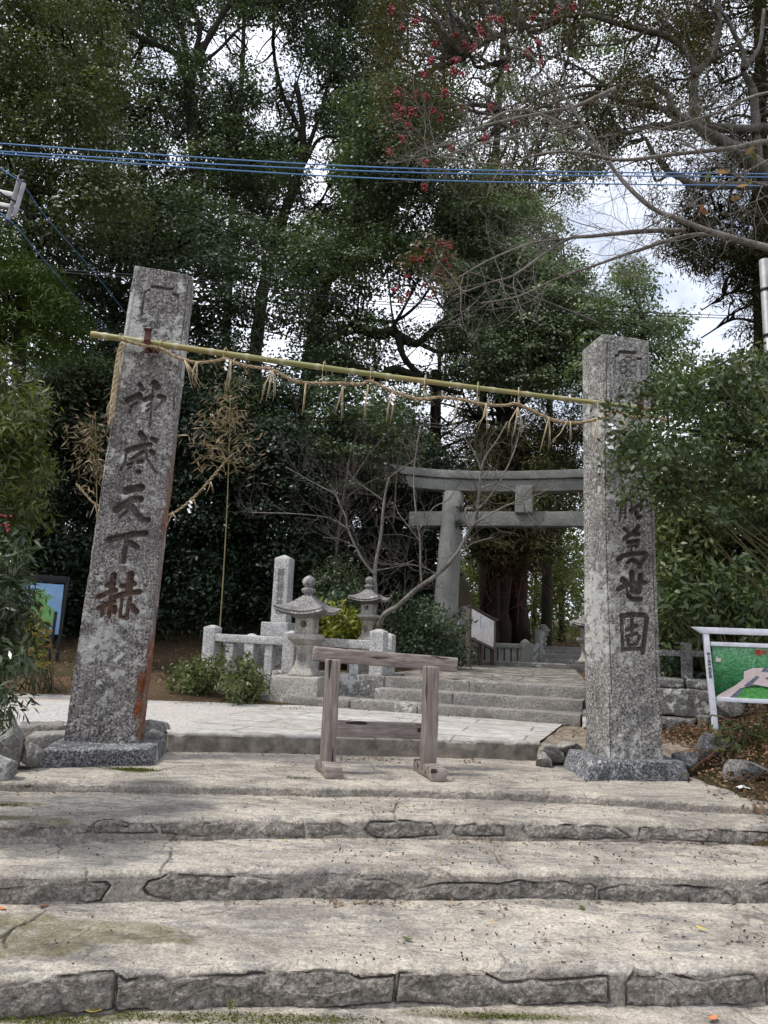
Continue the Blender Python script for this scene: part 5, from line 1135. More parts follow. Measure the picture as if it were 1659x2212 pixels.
tree('camphor_tree', 'spreading tree with long arching limbs above the middle of the bamboo pole', B_(700, 21), [
    ([(640, 1390), (650, 1000), (668, 800), (690, 680), (702, 615), (735, 579), (767, 542), (833, 525), (900, 500)], 21, (44, 34, 34, 26, 10)),
    ([(771, 560), (771, 502), (762, 484), (771, 411), (762, 346), (770, 230), (785, 185)], 20.4, (16, 15, 13, 14)), ([(662, 800), (680, 754), (724, 725), (760, 708), (818, 722), (844, 714), (870, 732), (899, 743), (928, 721), (957, 696), (1001, 672), (1050, 655)], 20.5, (34, 26, 24, 16, 9)),
    ([(672, 740), (687, 765), (735, 776), (771, 798), (818, 814), (851, 798), (891, 809), (935, 831), (1000, 850)], 20, (30, 24, 18, 9)), ([(858, 722), (873, 772), (902, 805), (940, 835)], 20.2, (17, 14, 9)), ([(905, 742), (950, 760), (1000, 752)], 20.6, (12, 7)),
    ([(735, 705), (790, 690), (850, 695), (900, 660), (930, 620)], 21, (11, 5)), ([(845, 716), (875, 660), (905, 600)], 20.8, (9, 4)), ([(780, 515), (840, 470), (870, 400), (880, 330)], 21, (13, 5)), ([(771, 480), (730, 470), (700, 455)], 20.4, (8, 3)), ([(766, 300), (740, 280), (728, 230)], 20.4, (7, 4)), ([(772, 330), (800, 300), (830, 290)], 20.4, (6, 3))],
    [([(640, 180), (1010, 200), (1000, 560), (960, 850), (690, 830), (600, 560)], 380, (18.5, 23.5)), ([(780, 200), (960, 220), (940, 560), (760, 600)], 130, (18.5, 21))], LF_CAM, BK_DARK, .095, .68, 320, (.45, 1.), 3, show=1, group=GT)
tree('camphor_tree', 'rounded grey green tree crown standing above the torii gate', B_(1090, 24), [([(1090, 1390), (1085, 1000), (1080, 800), (1090, 650), (1080, 560)], 24, (26, 20, 8)), ([(1085, 820), (1160, 720), (1200, 640)], 23.5, (10, 4)), ([(1085, 820), (1020, 740), (985, 690)], 23.5, (10, 4))],
    [([(950, 700), (960, 600), (1020, 530), (1120, 540), (1240, 600), (1270, 720), (1240, 830), (1100, 850), (980, 810)], 300, (19, 23)), ([(930, 560), (980, 420), (1080, 370), (1160, 440), (1230, 540), (1260, 620), (1000, 620)], 170, (19.5, 23)), ([(900, -100), (1340, -100), (1330, 420), (1000, 480)], 150, (22, 27))], LF_ROUND, BK_DARK, .095, .6, 300, (.45, .75), 4, gap=.5, clump=.35, group=GT)
tree('evergreen_tree', 'olive green leafy tree filling the top left corner', B_(40, 16), [([(60, 1380), (40, 900), (60, 500), (90, 100), (100, -100)], 16.5, (40, 24, 8)), ([(60, 450), (10, 390), (-60, 380)], 16, (12, 6)), ([(80, 300), (180, 200), (230, 120)], 16, (10, 4))],
    [([(-160, -140), (230, -140), (260, 60), (250, 330), (300, 520), (-160, 560)], 330, (13.5, 18))], LF_YEL, BK_DARK, .08, .62, 300, (.4, .85), 5, gap=.35, clump=.35, group=GT)
tree('evergreen_tree', 'dark spreading tree between the utility pole and the leaning pillar', B_(230, 18), [([(215, 1390), (225, 1000), (240, 760), (260, 560)], 19, (36, 26, 10))],
    [([(100, 400), (520, 430), (720, 560), (720, 850), (560, 880), (100, 900), (60, 600)], 380, (16.5, 20.5))], LF_CAM2, BK_DARK, .095, .66, 260, (.45, .95), 6, gap=.55, clump=.45, group=GT)
tree('evergreen_tree', 'mid green leafy boughs hanging behind the tassels of the long rope', B_(640, 18), [([(512, 1390), (514, 1150), (508, 960), (540, 820)], 17.5, (44, 32, 18)), ([(510, 1000), (600, 900), (700, 860)], 17.5, (12, 5))],
    [([(480, 800), (900, 860), (930, 960), (860, 1060), (640, 1060), (470, 960)], 190, (15.5, 18.5)), ([(100, 780), (330, 800), (330, 960), (100, 940)], 80, (14.5, 17))], LF_CAM, BK_DARK, .09, .66, 220, (.35, .65), 7, gap=.6, group=GT)
tree('cypress_tree', 'feathery yellow green cypress boughs at the left edge below the cross arm', B_(20, 13), [([(-30, 1380), (-30, 900), (-10, 560)], 13, (24, 14)), ([(-20, 700), (60, 690), (120, 740)], 12.5, (7, 3))],
    [([(-120, 540), (40, 520), (90, 600), (150, 690), (130, 770), (-120, 790)], 75, (11.5, 14))], LF_CYP, BK_CED, .16, .16, 230, (.3, .55), 8, droop=1.6, gap=0, group=GT)
tree('broadleaf_tree', 'thin airy tree closing the sky gaps behind the forked trunk', B_(470, 30), [([(470, 1390), (480, 900), (500, 500), (520, 200), (530, -60)], 30, (26, 18, 8)), ([(505, 460), (600, 300), (660, 120)], 30, (8, 4)), ([(510, 400), (400, 240), (330, 100)], 30, (8, 4))],
    [([(150, -120), (800, -120), (800, 600), (300, 600)], 300, (28, 33))], LF_CAM, BK_DARK, .10, .45, 95, (.6, 1.1), 13, gap=.45, clump=.5, shell=0, group=GT)
tree('broadleaf_tree', 'thin airy tree closing the sky gaps behind the pale limbed tree', B_(1050, 30), [([(1050, 1390), (1040, 900), (1060, 500), (1080, 200), (1090, -60)], 30, (26, 18, 8)), ([(1060, 460), (1160, 300), (1230, 120)], 30, (8, 4)), ([(1055, 500), (940, 330), (900, 150)], 30, (8, 4))],
    [([(800, -120), (1400, -120), (1360, 330), (1240, 480), (1200, 700), (1000, 960), (820, 900)], 380, (28, 33))], LF_CAM2, BK_DARK, .10, .45, 100, (.6, 1.1), 14, gap=.5, clump=.5, shell=0, group=GT)
# dark slope of evergreens low on the left
GH = 'dark evergreens on the slope'
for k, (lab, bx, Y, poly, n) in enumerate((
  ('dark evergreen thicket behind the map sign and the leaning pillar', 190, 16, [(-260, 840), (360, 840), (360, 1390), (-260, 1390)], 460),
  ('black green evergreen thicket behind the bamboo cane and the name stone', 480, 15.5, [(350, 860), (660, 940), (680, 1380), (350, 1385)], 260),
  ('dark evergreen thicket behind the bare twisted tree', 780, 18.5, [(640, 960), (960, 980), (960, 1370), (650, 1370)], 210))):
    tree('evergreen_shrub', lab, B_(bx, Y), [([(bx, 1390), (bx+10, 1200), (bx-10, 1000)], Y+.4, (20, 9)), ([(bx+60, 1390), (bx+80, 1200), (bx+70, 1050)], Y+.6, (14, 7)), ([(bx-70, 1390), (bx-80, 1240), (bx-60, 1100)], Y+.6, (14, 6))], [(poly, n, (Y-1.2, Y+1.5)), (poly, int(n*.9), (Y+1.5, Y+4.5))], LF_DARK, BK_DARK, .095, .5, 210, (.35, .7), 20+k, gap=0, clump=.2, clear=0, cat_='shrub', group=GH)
# conifers and trunks seen through the torii
GC = 'cedar trees beyond the torii gate'
tree('cedar_tree', 'pair of massive red brown cedar trunks behind the notice board', B_(1085, 20.5), [([(1075, 1440), (1082, 1300), (1090, 1100), (1095, 900)], 20.8, (52, 44, 38, 28)), ([(1130, 1440), (1120, 1300), (1125, 1100), (1130, 960)], 21.4, (50, 42, 34)), ([(1050, 1440), (1062, 1300), (1072, 1150)], 20.4, (44, 36, 24))],
    [([(990, 930), (1260, 930), (1250, 1120), (1180, 1200), (1030, 1190), (985, 1080)], 150, (18.3, 22)), ([(1030, 1060), (1180, 1060), (1170, 1225), (1045, 1215)], 110, (18.0, 19.6))], LF_CED, BK_CED, .15, .2, 190, (.35, .6), 31, droop=1.2, gap=0, group=GC)
tree('cedar_tree', 'dark cedar with slender red trunks left of the torii column', B_(930, 22), [([(925, 1420), (930, 1200), (935, 950), (940, 800)], 22, (24, 20, 12)), ([(880, 1420), (885, 1150), (890, 900)], 23, (16, 14, 9)), ([(800, 1420), (798, 1150), (800, 900)], 23, (22, 18, 12)), ([(745, 1420), (745, 1100), (742, 900)], 22, (16, 12))],
    [([(700, 900), (960, 940), (1000, 1050), (960, 1150), (720, 1100)], 110, (20.5, 25))], LF_CED, BK_CED, .16, .2, 170, (.4, .7), 32, droop=1.2, gap=.7, group=GC)
tree('cedar_tree', 'dark needle tree showing between the bamboo pole and the torii lintel', B_(1180, 27), [([(1180, 1420), (1185, 1000), (1190, 780)], 27, (24, 10)), ([(945, 1000), (948, 850), (950, 740)], 27, (14, 8))],
    [([(880, 830), (1280, 830), (1280, 1060), (900, 1040)], 130, (24, 29))], LF_CED, BK_DARK, .17, .25, 170, (.45, .8), 33, droop=.8, gap=.75, group=GC)
tree('broadleaf_tree', 'sunlit yellow green tree seen through the torii gate', B_(1210, 33), [([(1215, 1420), (1210, 1200), (1205, 1080)], 33, (16, 7)), ([(1150, 1420), (1160, 1200)], 35, (14, 6))],
    [([(1120, 1060), (1280, 1060), (1270, 1400), (1140, 1390)], 95, (30, 36)), ([(1010, 1150), (1060, 1150), (1060, 1330), (1000, 1330)], 30, (33, 38))], LF_FAR, BK_DARK, .17, .4, 150, (.6, 1.1), 34, gap=0, group=GT)
# right: berry tree with pale limbs, cedar, mid trees
YB = 11.5
berry = tree('holly_tree', 'pale limbed tree with red berry clusters and sparse reddish leaves overhead', B_(1760, YB), [
    ([(1790, 1400), (1780, 900), (1730, 480), (1648, 368), (1607, 336), (1567, 311), (1523, 286), (1500, 262)], YB, (70, 60, 44, 34, 26, 22)), ([(1504, 270), (1498, 211), (1504, 161), (1530, 127), (1548, 86), (1552, 20), (1545, -90)], YB, (24, 21, 18, 15, 11)), ([(1503, 165), (1495, 133), (1473, 105), (1440, 78), (1400, 68), (1370, 60), (1330, 50), (1280, 35), (1230, 32), (1180, 50), (1110, 65), (1054, 90), (1000, 120)], YB-.3, (18, 15, 12, 9, 4)),
    ([(1500, 266), (1451, 249), (1426, 233), (1348, 221), (1290, 200), (1230, 210), (1150, 240), (1080, 250)], YB-.2, (17, 14, 10, 6, 3)), ([(1470, 255), (1451, 230), (1445, 208), (1410, 183), (1379, 177), (1348, 187), (1290, 185), (1220, 190), (1150, 215), (1080, 235)], YB-.5, (17, 15, 13, 9, 5, 3)), ([(1500, 270), (1410, 271), (1367, 286), (1340, 282), (1320, 250)], YB-.4, (15, 12, 9, 5)),
    ([(1720, 275), (1659, 276), (1600, 280), (1535, 272), (1500, 262)], YB+.3, (26, 22, 18)), ([(1640, 380), (1629, 218), (1623, 186), (1607, 155), (1607, 118), (1592, 86), (1570, 40)], YB+.4, (22, 18, 13, 9)), ([(1607, 150), (1640, 100), (1650, 20)], YB+.2, (13, 8)), ([(1660, 400), (1582, 402), (1498, 399), (1473, 386), (1442, 368), (1410, 330), (1395, 300)], YB, (20, 16, 13, 8)), ([(1520, 130), (1575, 110), (1630, 60)], YB, (10, 6)),
    ([(1300, 180), (1240, 140), (1180, 120), (1100, 125)], YB, (7, 3)), ([(1500, 240), (1540, 225), (1570, 190)], YB, (9, 5)), ([(1400, 68), (1330, 95), (1250, 100), (1180, 130)], YB-.4, (6, 3))],
    [([(800, -120), (1360, -120), (1400, 200), (1330, 400), (1010, 430), (860, 380), (790, 120)], 420, (10.5, 13.5)), ([(1340, -120), (1560, -120), (1520, 300), (1380, 420)], 120, (10.5, 13))], LF_BER, BK_GREY, .055, .5, 120, (.22, .42), 41, gap=.55, clump=.6, link=.5, group=None)
rb = np.random.default_rng(5)
def berries(par, spots, n, spread, size, seed):
    r = np.random.default_rng(seed); V0, F0 = rbox((1, 1, 1), .45, 2.); V0 = nrm(V0)
    for c in spots: obj('berry_cluster', cat(*[(V0*size*r.uniform(.7, 1.2)+c+r.normal(size=3)*spread*(1 if k else 0), F0) for k in range(n)]), BERRY, par)
bspots = [(985, 75), (1005, 100), (940, 95), (978, 155), (1000, 160), (985, 130), (918, 160), (1035, 60), (1040, 72), (900, 205), (920, 210), (890, 240), (868, 235), (858, 100*2.3), (880, 270), (855, 252), (1140, 110), (1095, 150), (1170, 135), (845, 20), (870, 60), (1080, 42), (1150, 40), (1165, 90), (935, 240), (950, 255), (870, 300), (915, 405), (840, 330), (920, 350), (975, 320), (1060, 40), (860, 200), (900, 45), (1025, 105), (1200, 25), (1240, 15), (930, 130), (960, 200), (1000, 235), (1060, 230), (1110, 260), (1050, 300)]
berries(berry, [P(x, y, rb.uniform(10.1, 10.9)) for x, y in bspots], 26, .03, .015, 1)
sp = [(905, 560), (925, 540), (950, 525), (970, 530), (880, 595), (865, 648), (855, 625), (945, 590), (985, 600), (890, 560), (960, 560), (918, 615), (935, 640), (880, 640), (970, 575)]
bt = tree('holly_tree', 'low spray of red berries and leaves hanging in front of the grove', B_(1050, 9), [([(1300, 700), (1150, 640), (1000, 585), (900, 600)], 9, (5, 3))], [([(860, 520), (990, 505), (1000, 650), (850, 660)], 26, (8.7, 9.3))], LF_BER, BK_GREY, .06, .5, 40, (.1, .2), 42, gap=0)
berries(bt, [P(x, y, 9) for x, y in sp], 14, .025, .013, 2)
tree('cedar_tree', 'ragged brown green cedar behind the pale limbs at the right edge', B_(1640, 14), [([(1640, 1400), (1650, 900), (1645, 500), (1640, 100), (1630, -150)], 14, (60, 44, 30, 14))] + [([(1645, y), (1645+s*60, y-10), (1645+s*130, y+30)], 13.6, (8, 3)) for y, s in ((120, -1), (260, -1), (340, 1), (470, -1), (560, -1), (640, -1), (700, -1), (420, 1), (560, 1))],
    [([(1420, -120), (1760, -120), (1760, 520), (1480, 520), (1400, 440), (1440, 200)], 190, (12.3, 15)), ([(1400, 480), (1560, 480), (1760, 560), (1760, 800), (1620, 800), (1500, 640), (1410, 590)], 110, (12.3, 15))], LF_CED, BK_CED, .15, .15, 170, (.28, .5), 43, droop=1.5, gap=1., clump=.65, group=GC)
tree('broadleaf_tree', 'mid green tree between the upright pillar and the patch of blue sky', B_(1400, 20), [([(1400, 1400), (1395, 900), (1390, 700)], 20, (26, 12))],
    [([(1240, 600), (1360, 560), (1430, 640), (1500, 740), (1480, 900), (1280, 900), (1250, 740)], 120, (18, 22))], LF_ROUND, BK_DARK, .10, .6, 240, (.45, .75), 44, gap=.9, clump=.4, group=GT)
tree('broadleaf_tree', 'yellow tinged dark tree behind the leafy branches right of the upright pillar', B_(1560, 10.5), [([(1540, 1400), (1545, 1200), (1530, 1000), (1540, 850)], 10.5, (26, 18, 8)), ([(1620, 1400), (1610, 1150), (1640, 950)], 10.8, (20, 9))],
    [([(1430, 800), (1560, 760), (1760, 740), (1760, 1080), (1430, 1060)], 100, (9.4, 11.6)), ([(1425, 1040), (1760, 1050), (1760, 1390), (1430, 1380)], 260, (9.2, 11.4)), ([(1425, 1040), (1560, 1040), (1560, 1380), (1430, 1380)], 120, (9.2, 11.4))], LF_BUSH, BK_DARK, .10, .45, 95, (.3, .5), 45, gap=0, clump=.35, shell=0, clear=0, group=GT)
# far wood closing the view
far = []
r = np.random.default_rng(77)
for x in np.arange(-1500, 3400, 46):
    Y = r.uniform(38, 52); h = r.uniform(9, 13.5)*(1.25 if x < 900 else .72 if x < 1700 else 1.); b = P(x, 1400, Y)
    zz = np.linspace(.5, h, 9); far.append(np.stack([b[0]+r.normal(size=9)*1.0, b[1]+r.normal(size=9)*1.2, zz], 1))
fc = np.concatenate(far); tag(obj('far_wood', puff_leaves(fc, r.uniform(1.0, 1.9, len(fc)), 85, .34, .55, .8, .5, .9, r), LF_CAM2), kind='stuff')

# ------------------------------------------------------------------ bare trees
def bare(name, label, base, paths, mat, ntw, ln, seed, lvl=1, rad=.007, up=.2, n=3, skip=.0, back=None):
    r = np.random.default_rng(seed); t = thing(name, base, label, 'tree'); T, _ = limbs(paths); tw = []
    for pp, Ys, ws in paths:
        Ys = np.broadcast_to(np.asarray(Ys, float), (len(pp),)); s = smooth_path([P(x, y, Y) for (x, y), Y in zip(pp, Ys)], 6); m = max(2, int(ntw*len(s)/20))
        ii = r.integers(int(len(s)*skip)+1, len(s), m); d = nrm(s[ii]-s[ii-1]); nd = nrm(d*.9+r.normal(size=(m, 3))*.8+[0, 0, up]); sprout(s[ii], nd, ln, rad, lvl, r, n, tw, .22, up)
    obj('trunk', cat(*T), mat, t); obj('twigs', cat(*tw), TWIG if back is None else back, t); return t
ZQ = lambda q: [(518.4+.4479*x, 950.4+.4479*y) for x, y in q]
bare('bare_tree', 'leafless leaning tree with pale lichened bark in front of the torii column', P(818, 1390, 12.9)*[1, 1, 0]+[0, 0, .55], [
    (ZQ([(660, 930), (690, 850), (760, 800), (850, 720), (950, 650), (1050, 540), (1110, 430), (1135, 400), (1150, 290), (1165, 150), (1185, 80), (1240, 0), (1290, -90)]), np.linspace(12.9, 12.2, 13), (13, 11, 9, 7, 5, 2.5)),
    (ZQ([(1110, 430), (1090, 330), (1150, 330), (1230, 240), (1290, 130), (1330, 30), (1350, -60)]), 12.2, (6, 4, 2)), (ZQ([(1135, 400), (1220, 350), (1300, 310), (1420, 270), (1560, 200)]), 12.1, (5, 3, 2)), (ZQ([(1165, 230), (1240, 215), (1340, 260), (1380, 340), (1430, 420)]), 12.0, (4, 2)),
    (ZQ([(1165, 150), (1130, 60), (1060, -30), (960, -80)]), 12.2, (5, 2)), (ZQ([(875, 690), (870, 600), (868, 480), (850, 360), (838, 200), (850, 50), (870, -60)]), 12.5, (5, 4, 3, 2)), (ZQ([(868, 490), (800, 400), (760, 350)]), 12.5, (3, 2)), (ZQ([(860, 440), (930, 330), (990, 300)]), 12.5, (3, 1.6)),
    (ZQ([(950, 650), (900, 620), (820, 600), (730, 600)]), 12.6, (3, 1.5)), (ZQ([(1050, 560), (1120, 500), (1220, 470)]), 12.3, (2.4, 1.5))], BK_PALE, 9, .55, 3, 1, .0065, .25)
bare('bare_tree', 'slim leafless forked tree rising behind the stone lanterns', P(655, 1395, 13.2)*[1, 1, 0]+[0, 0, .55], [
    (ZQ([(650, 900), (655, 760), (650, 650), (660, 560), (680, 450), (690, 330), (705, 240), (722, 180)]), 13.2, (9, 8, 6, 4)), (ZQ([(650, 650), (600, 590), (560, 520), (520, 430), (510, 370), (480, 310), (460, 260)]), 13.1, (6, 5, 3)), (ZQ([(520, 430), (460, 390), (400, 370), (250, 355), (60, 350)]), 13, (4, 2, 1.4)),
    (ZQ([(460, 260), (380, 220), (290, 170), (220, 130)]), 13, (3, 1.6)), (ZQ([(722, 180), (790, 130), (860, 90)]), 13.1, (3, 1.6)), (ZQ([(690, 290), (620, 240), (560, 200), (520, 150)]), 13.2, (3, 1.6)), (ZQ([(560, 520), (480, 480), (400, 470)]), 13, (3, 1.6)), (ZQ([(655, 630), (760, 610), (840, 580)]), 13.3, (3, 1.6))], BK_PALE, 11, .6, 4, 2, .0042, .3)
bare('bare_tree', 'fine twiggy leafless crown between the bamboo cane and the torii gate', P(700, 1380, 15.5)*[1, 1, 0]+[0, 0, .6], [
    ([(720, 1390), (725, 1200), (745, 1060), (760, 960)], 15.5, (9, 6, 3)), ([(738, 1090), (690, 1010), (650, 960)], 15.4, (5, 2)), ([(745, 1060), (800, 980), (850, 920)], 15.5, (5, 2)), ([(742, 1080), (800, 1040), (880, 1010)], 15.6, (4, 2)), ([(850, 1130), (860, 1000), (880, 900)], 15.6, (4, 2))], TWIG, 15, .8, 6, 2, .0042, .35)
bare('cherry_tree', 'leafless cherry boughs reaching in from the right edge', np.array([7.2, 6.6, .3]), [
    ([(2400, 1300), (2150, 800), (1900, 600), (1659, 537), (1555, 507), (1470, 475), (1410, 450), (1350, 395), (1300, 330), (1260, 270), (1220, 210), (1180, 160), (1140, 110)], np.linspace(6.6, 7.2, 13), (60, 34, 20, 15, 12, 10, 8, 7, 5, 2.5)),
    ([(1900, 270), (1659, 305), (1580, 320), (1480, 330), (1340, 345), (1265, 330), (1180, 330), (1080, 355), (960, 340)], 6.9, (15, 11, 8, 5, 2.5)), ([(1555, 507), (1480, 510), (1380, 540), (1280, 575), (1200, 603), (1120, 640), (1040, 655)], 7, (10, 8, 5, 2)), ([(1480, 498), (1385, 500), (1280, 510), (1230, 515), (1180, 545), (1110, 595), (1060, 610), (980, 640)], 7.1, (12, 9, 6, 2)),
    ([(1260, 270), (1180, 285), (1080, 300), (980, 330), (900, 345)], 7.1, (6, 4, 2)), ([(1900, 180), (1659, 200), (1560, 240), (1460, 270), (1380, 290)], 6.8, (8, 6, 3)), ([(1300, 330), (1200, 260), (1100, 240), (1000, 300), (920, 320)], 7.2, (8, 5, 2)), ([(1659, 345), (1560, 400), (1470, 455), (1380, 500)], 6.8, (5, 3)),
    ([(1330, 190), (1240, 230), (1140, 250), (1020, 280), (920, 330)], 7.2, (11, 8, 5, 2)), ([(1700, 410), (1600, 385), (1530, 340), (1470, 300)], 6.8, (6, 3)), ([(1230, 515), (1150, 525), (1060, 560), (990, 600)], 7.1, (6, 3))], BK_PALE, 11, .66, 7, 2, .0042, .1, back=CHTW)
ch = [(1590, 432), (1610, 405), (1512, 440), (1612, 330), (1545, 370)]
V = [P(x, y, 6.7) for x, y in ch]; cherry = bpy.data.objects['cherry_tree']
obj('leaves', leafcloud(np.array(V*2)+rb.normal(size=(10, 3))*.03, rb.normal(size=(10, 3))+[0, -1.5, 0], .12, .4), LF_AUT, cherry)
rtw = []
for x, y, Y in ((1120, 1290, 18.5), (1090, 1250, 18.5), (1060, 1300, 18.5), (1150, 1240, 18.5), (1080, 1340, 18.3)):
    sprout([P(x, y, Y)]*4, nrm(rb.normal(size=(4, 3))+[0, 0, .1]), 1.1, .010, 2, rb, 4, rtw, .25, .05)
tag(obj('twiggy_shrub', cat(*rtw), LF_TWIG), 'leafless reddish shrub in front of the massive cedar trunks', 'shrub')

# ------------------------------------------------------------------ shrubs near the steps
def shrub(name, label, base, spots, Y, Ls, asp, mat, nl, pr, seed, droop=.3, sd=.25, stems=7, up=.5, flat=.9, rough=.9, cat_='shrub'):
    r = np.random.default_rng(seed); t = thing(name, base, label, cat_)
    C = []
    for x, y, n in spots:
        for _ in range(n): C.append(P(x+r.normal()*10, y+r.normal()*10, Y+r.normal()*sd))
    C = np.array(C); tw = [tube(smooth_path([np.array(base)+r.normal(size=3)*[.12, .12, 0], (np.array(base)+c)/2+r.normal(size=3)*.08+[0, 0, .1], c], 4), np.linspace(.012, .003, 9), 5) for c in C[r.integers(0, len(C), stems*3)]]
    obj('stems', cat(*tw), STEMM, t); R_ = r.uniform(*pr, len(C))
    obj('foliage', puff_leaves(C, R_, nl, Ls, asp, flat, up, rough, r, droop), mat, t); return t
s = [(-60, 880, 6), (0, 830, 5), (-20, 940, 7), (40, 960, 6), (20, 900, 5), (70, 930, 4), (90, 1000, 5), (30, 1040, 7), (-40, 1050, 6), (100, 1060, 3), (60, 1100, 5), (85, 990, 3), (70, 870, 2), (100, 850, 1), (10, 790, 2), (-30, 780, 3)]
s = [(x-12, y, n) for x, y, n in s if y < 1055 or x < 80]
shrub('bamboo_leaved_shrub', 'bright yellow green narrow leaved shrub at the left edge', np.array([-2.85, 4.9, -.05]), s, 4.75, .066, .22, LF_NAN, 120, (.10, .17), 51, .8, .22)
s = [(-50, 1120, 7), (0, 1150, 7), (50, 1170, 6), (10, 1220, 7), (70, 1230, 5), (-40, 1260, 6), (40, 1290, 6), (90, 1280, 3), (0, 1340, 7), (60, 1350, 5), (-40, 1400, 6), (30, 1420, 6), (75, 1420, 3), (10, 1480, 5), (60, 1500, 2), (-20, 1530, 4), (15, 1560, 2), (95, 1330, 2), (85, 1190, 3)]
s = [(x-52, y, n) for x, y, n in s]
nd_ = shrub('nandina_shrub', 'dark green drooping nandina with red berries at the left edge', np.array([-2.7, 4.5, -.1]), s, 4.4, .064, .26, LF_NAND, 110, (.10, .17), 52, .9, .2)
berries(nd_, [P(x, y, 4.15) for x, y in ((2, 1112), (14, 1138))], 8, .016, .007, 3)
shrub('autumn_shrub', 'small yellow and orange leaved shrub in front of the map sign', P(88, 1450, 10)*[1, 1, 0]+[0, 0, .2], [(62, 1330, 3), (75, 1360, 3), (60, 1390, 4), (85, 1400, 3), (50, 1350, 3), (78, 1420, 2)], 10, .085, .6, LF_AUTG, 34, (.12, .2), 53)
shrub('leafy_bush', 'grey green bush with reddish stems left of the balustrade', P(425, 1505, 10.3)*[1, 1, 0]+[0, 0, .17], [(400, 1452, 5), (430, 1442, 6), (460, 1450, 6), (380, 1465, 3), (420, 1475, 5), (455, 1475, 5), (480, 1436, 3), (500, 1450, 3), (410, 1430, 2), (440, 1492, 3)], 10.2, .075, .36, LF_BUSH, 46, (.10, .18), 54)
shrub('leafy_bush', 'small bright green bush at the foot of the platform wall', P(530, 1508, 9.9)*[1, 1, 0]+[0, 0, .17], [(520, 1456, 3), (545, 1462, 4), (530, 1475, 5), (505, 1470, 4), (555, 1480, 3), (525, 1495, 4), (495, 1490, 3), (560, 1462, 2)], 9.8, .075, .4, LF_BUSH, 46, (.10, .17), 55)
shrub('yellow_green_shrub', 'yellow green leafy shrub between the two stone lanterns', P(745, 1385, 12.6)*[1, 1, 0]+[0, 0, .55], [(725, 1340, 6), (750, 1345, 6), (765, 1360, 5), (735, 1362, 6), (710, 1350, 4), (770, 1340, 3), (700, 1330, 3), (720, 1370, 4)], 12.5, .11, .4, LF_GOLD, 50, (.14, .24), 56)
shrub('dark_shrub', 'dark leafy shrub behind the large stone lantern', P(740, 1385, 13)*[1, 1, 0]+[0, 0, .55], [(720, 1300, 5), (750, 1310, 5), (770, 1290, 4), (700, 1310, 4), (760, 1325, 4)], 13.2, .10, .4, LF_CAM2, 60, (.2, .32), 57)
shrub('nandina_shrub', 'blue green feathery nandina with a red spray behind the lanterns', P(735, 1385, 14)*[1, 1, 0]+[0, 0, .6], [(720, 1240, 5), (750, 1235, 5), (775, 1250, 4), (700, 1255, 4), (740, 1260, 6), (760, 1270, 4), (735, 1215, 2)], 14, .085, .3, LF_NAND, 60, (.2, .34), 58)
shrub('evergreen_bush', 'dark green bush covering the foot of the torii column', P(910, 1425, 13.6)*[1, 1, 0]+[0, 0, .55], [(860, 1340, 6), (900, 1330, 6), (940, 1345, 6), (880, 1370, 7), (920, 1375, 7), (960, 1370, 6), (975, 1395, 5), (850, 1390, 6), (900, 1410, 7), (945, 1410, 6), (980, 1345, 2), (860, 1310, 3), (920, 1320, 3), (985, 1415, 3)], 13.5, .09, .4, LF_CAM2, 66, (.2, .36), 59)
shrub('evergreen_bush', 'dark green bush behind the dark stone balustrade at the right', P(1540, 1440, 10.4)*[1, 1, 0]+[0, 0, .5], [(1440, 1420, 4), (1480, 1430, 5), (1520, 1420, 5), (1570, 1430, 5), (1620, 1430, 5), (1660, 1430, 5), (1450, 1460, 4), (1500, 1460, 4), (1550, 1465, 4), (1610, 1465, 4)], 10.3, .10, .42, LF_CAM2, 50, (.2, .34), 64)
# glossy branch hanging over the upright pillar
gs = [(1400, 860, 2), (1440, 850, 4), (1480, 830, 4), (1520, 850, 6), (1560, 830, 6), (1600, 850, 7), (1640, 830, 7), (1680, 860, 7), (1370, 905, 1), (1410, 920, 4), (1350, 940, 2), (1390, 955, 3), (1440, 960, 6), (1480, 900, 6), (1490, 970, 6), (1540, 920, 7), (1550, 990, 7), (1600, 920, 8), (1620, 990, 8), (1670, 940, 8), (1340, 985, 2), (1380, 985, 4), (1430, 1010, 5), (1480, 1030, 5), (1540, 1050, 6), (1600, 1050, 7), (1660, 1040, 7), (1360, 1050, 2), (1400, 1060, 4), (1440, 1070, 4), (1470, 1090, 3), (1560, 1110, 5), (1630, 1110, 6), (1680, 1120, 6), (1350, 860, 1), (1465, 790, 1), (1540, 790, 2), (1600, 780, 3), (1660, 780, 3), (1320, 890, 1)]
gl = shrub('glossy_leaved_tree', 'glossy dark leaved branches hanging in front of the upright pillar', np.array([3.9, 5.3, .3]), gs, 5.35, .05, .5, LF_HOL, 52, (.09, .17), 61, .35, .25, 8, cat_='tree')
hb = []
for pp in ([(1720, 960), (1600, 950), (1500, 930), (1420, 930), (1350, 950)], [(1720, 1080), (1600, 1050), (1500, 1040), (1420, 1060), (1360, 1050)], [(1720, 880), (1620, 860), (1520, 860), (1430, 850)]):
    hb.append(tube(smooth_path([P(x, y, 5.35) for x, y in pp], 6), np.linspace(.018, .004, 6*(len(pp)-1)+1), 6))
hb.append(tube(smooth_path([[3.9, 5.3, .2], [3.8, 5.4, 1.2], P(1720, 1000, 5.35), P(1700, 860, 5.35)], 6), np.linspace(.05, .02, 19), 8))
obj('trunk', cat(*hb), BK_DARK, gl)
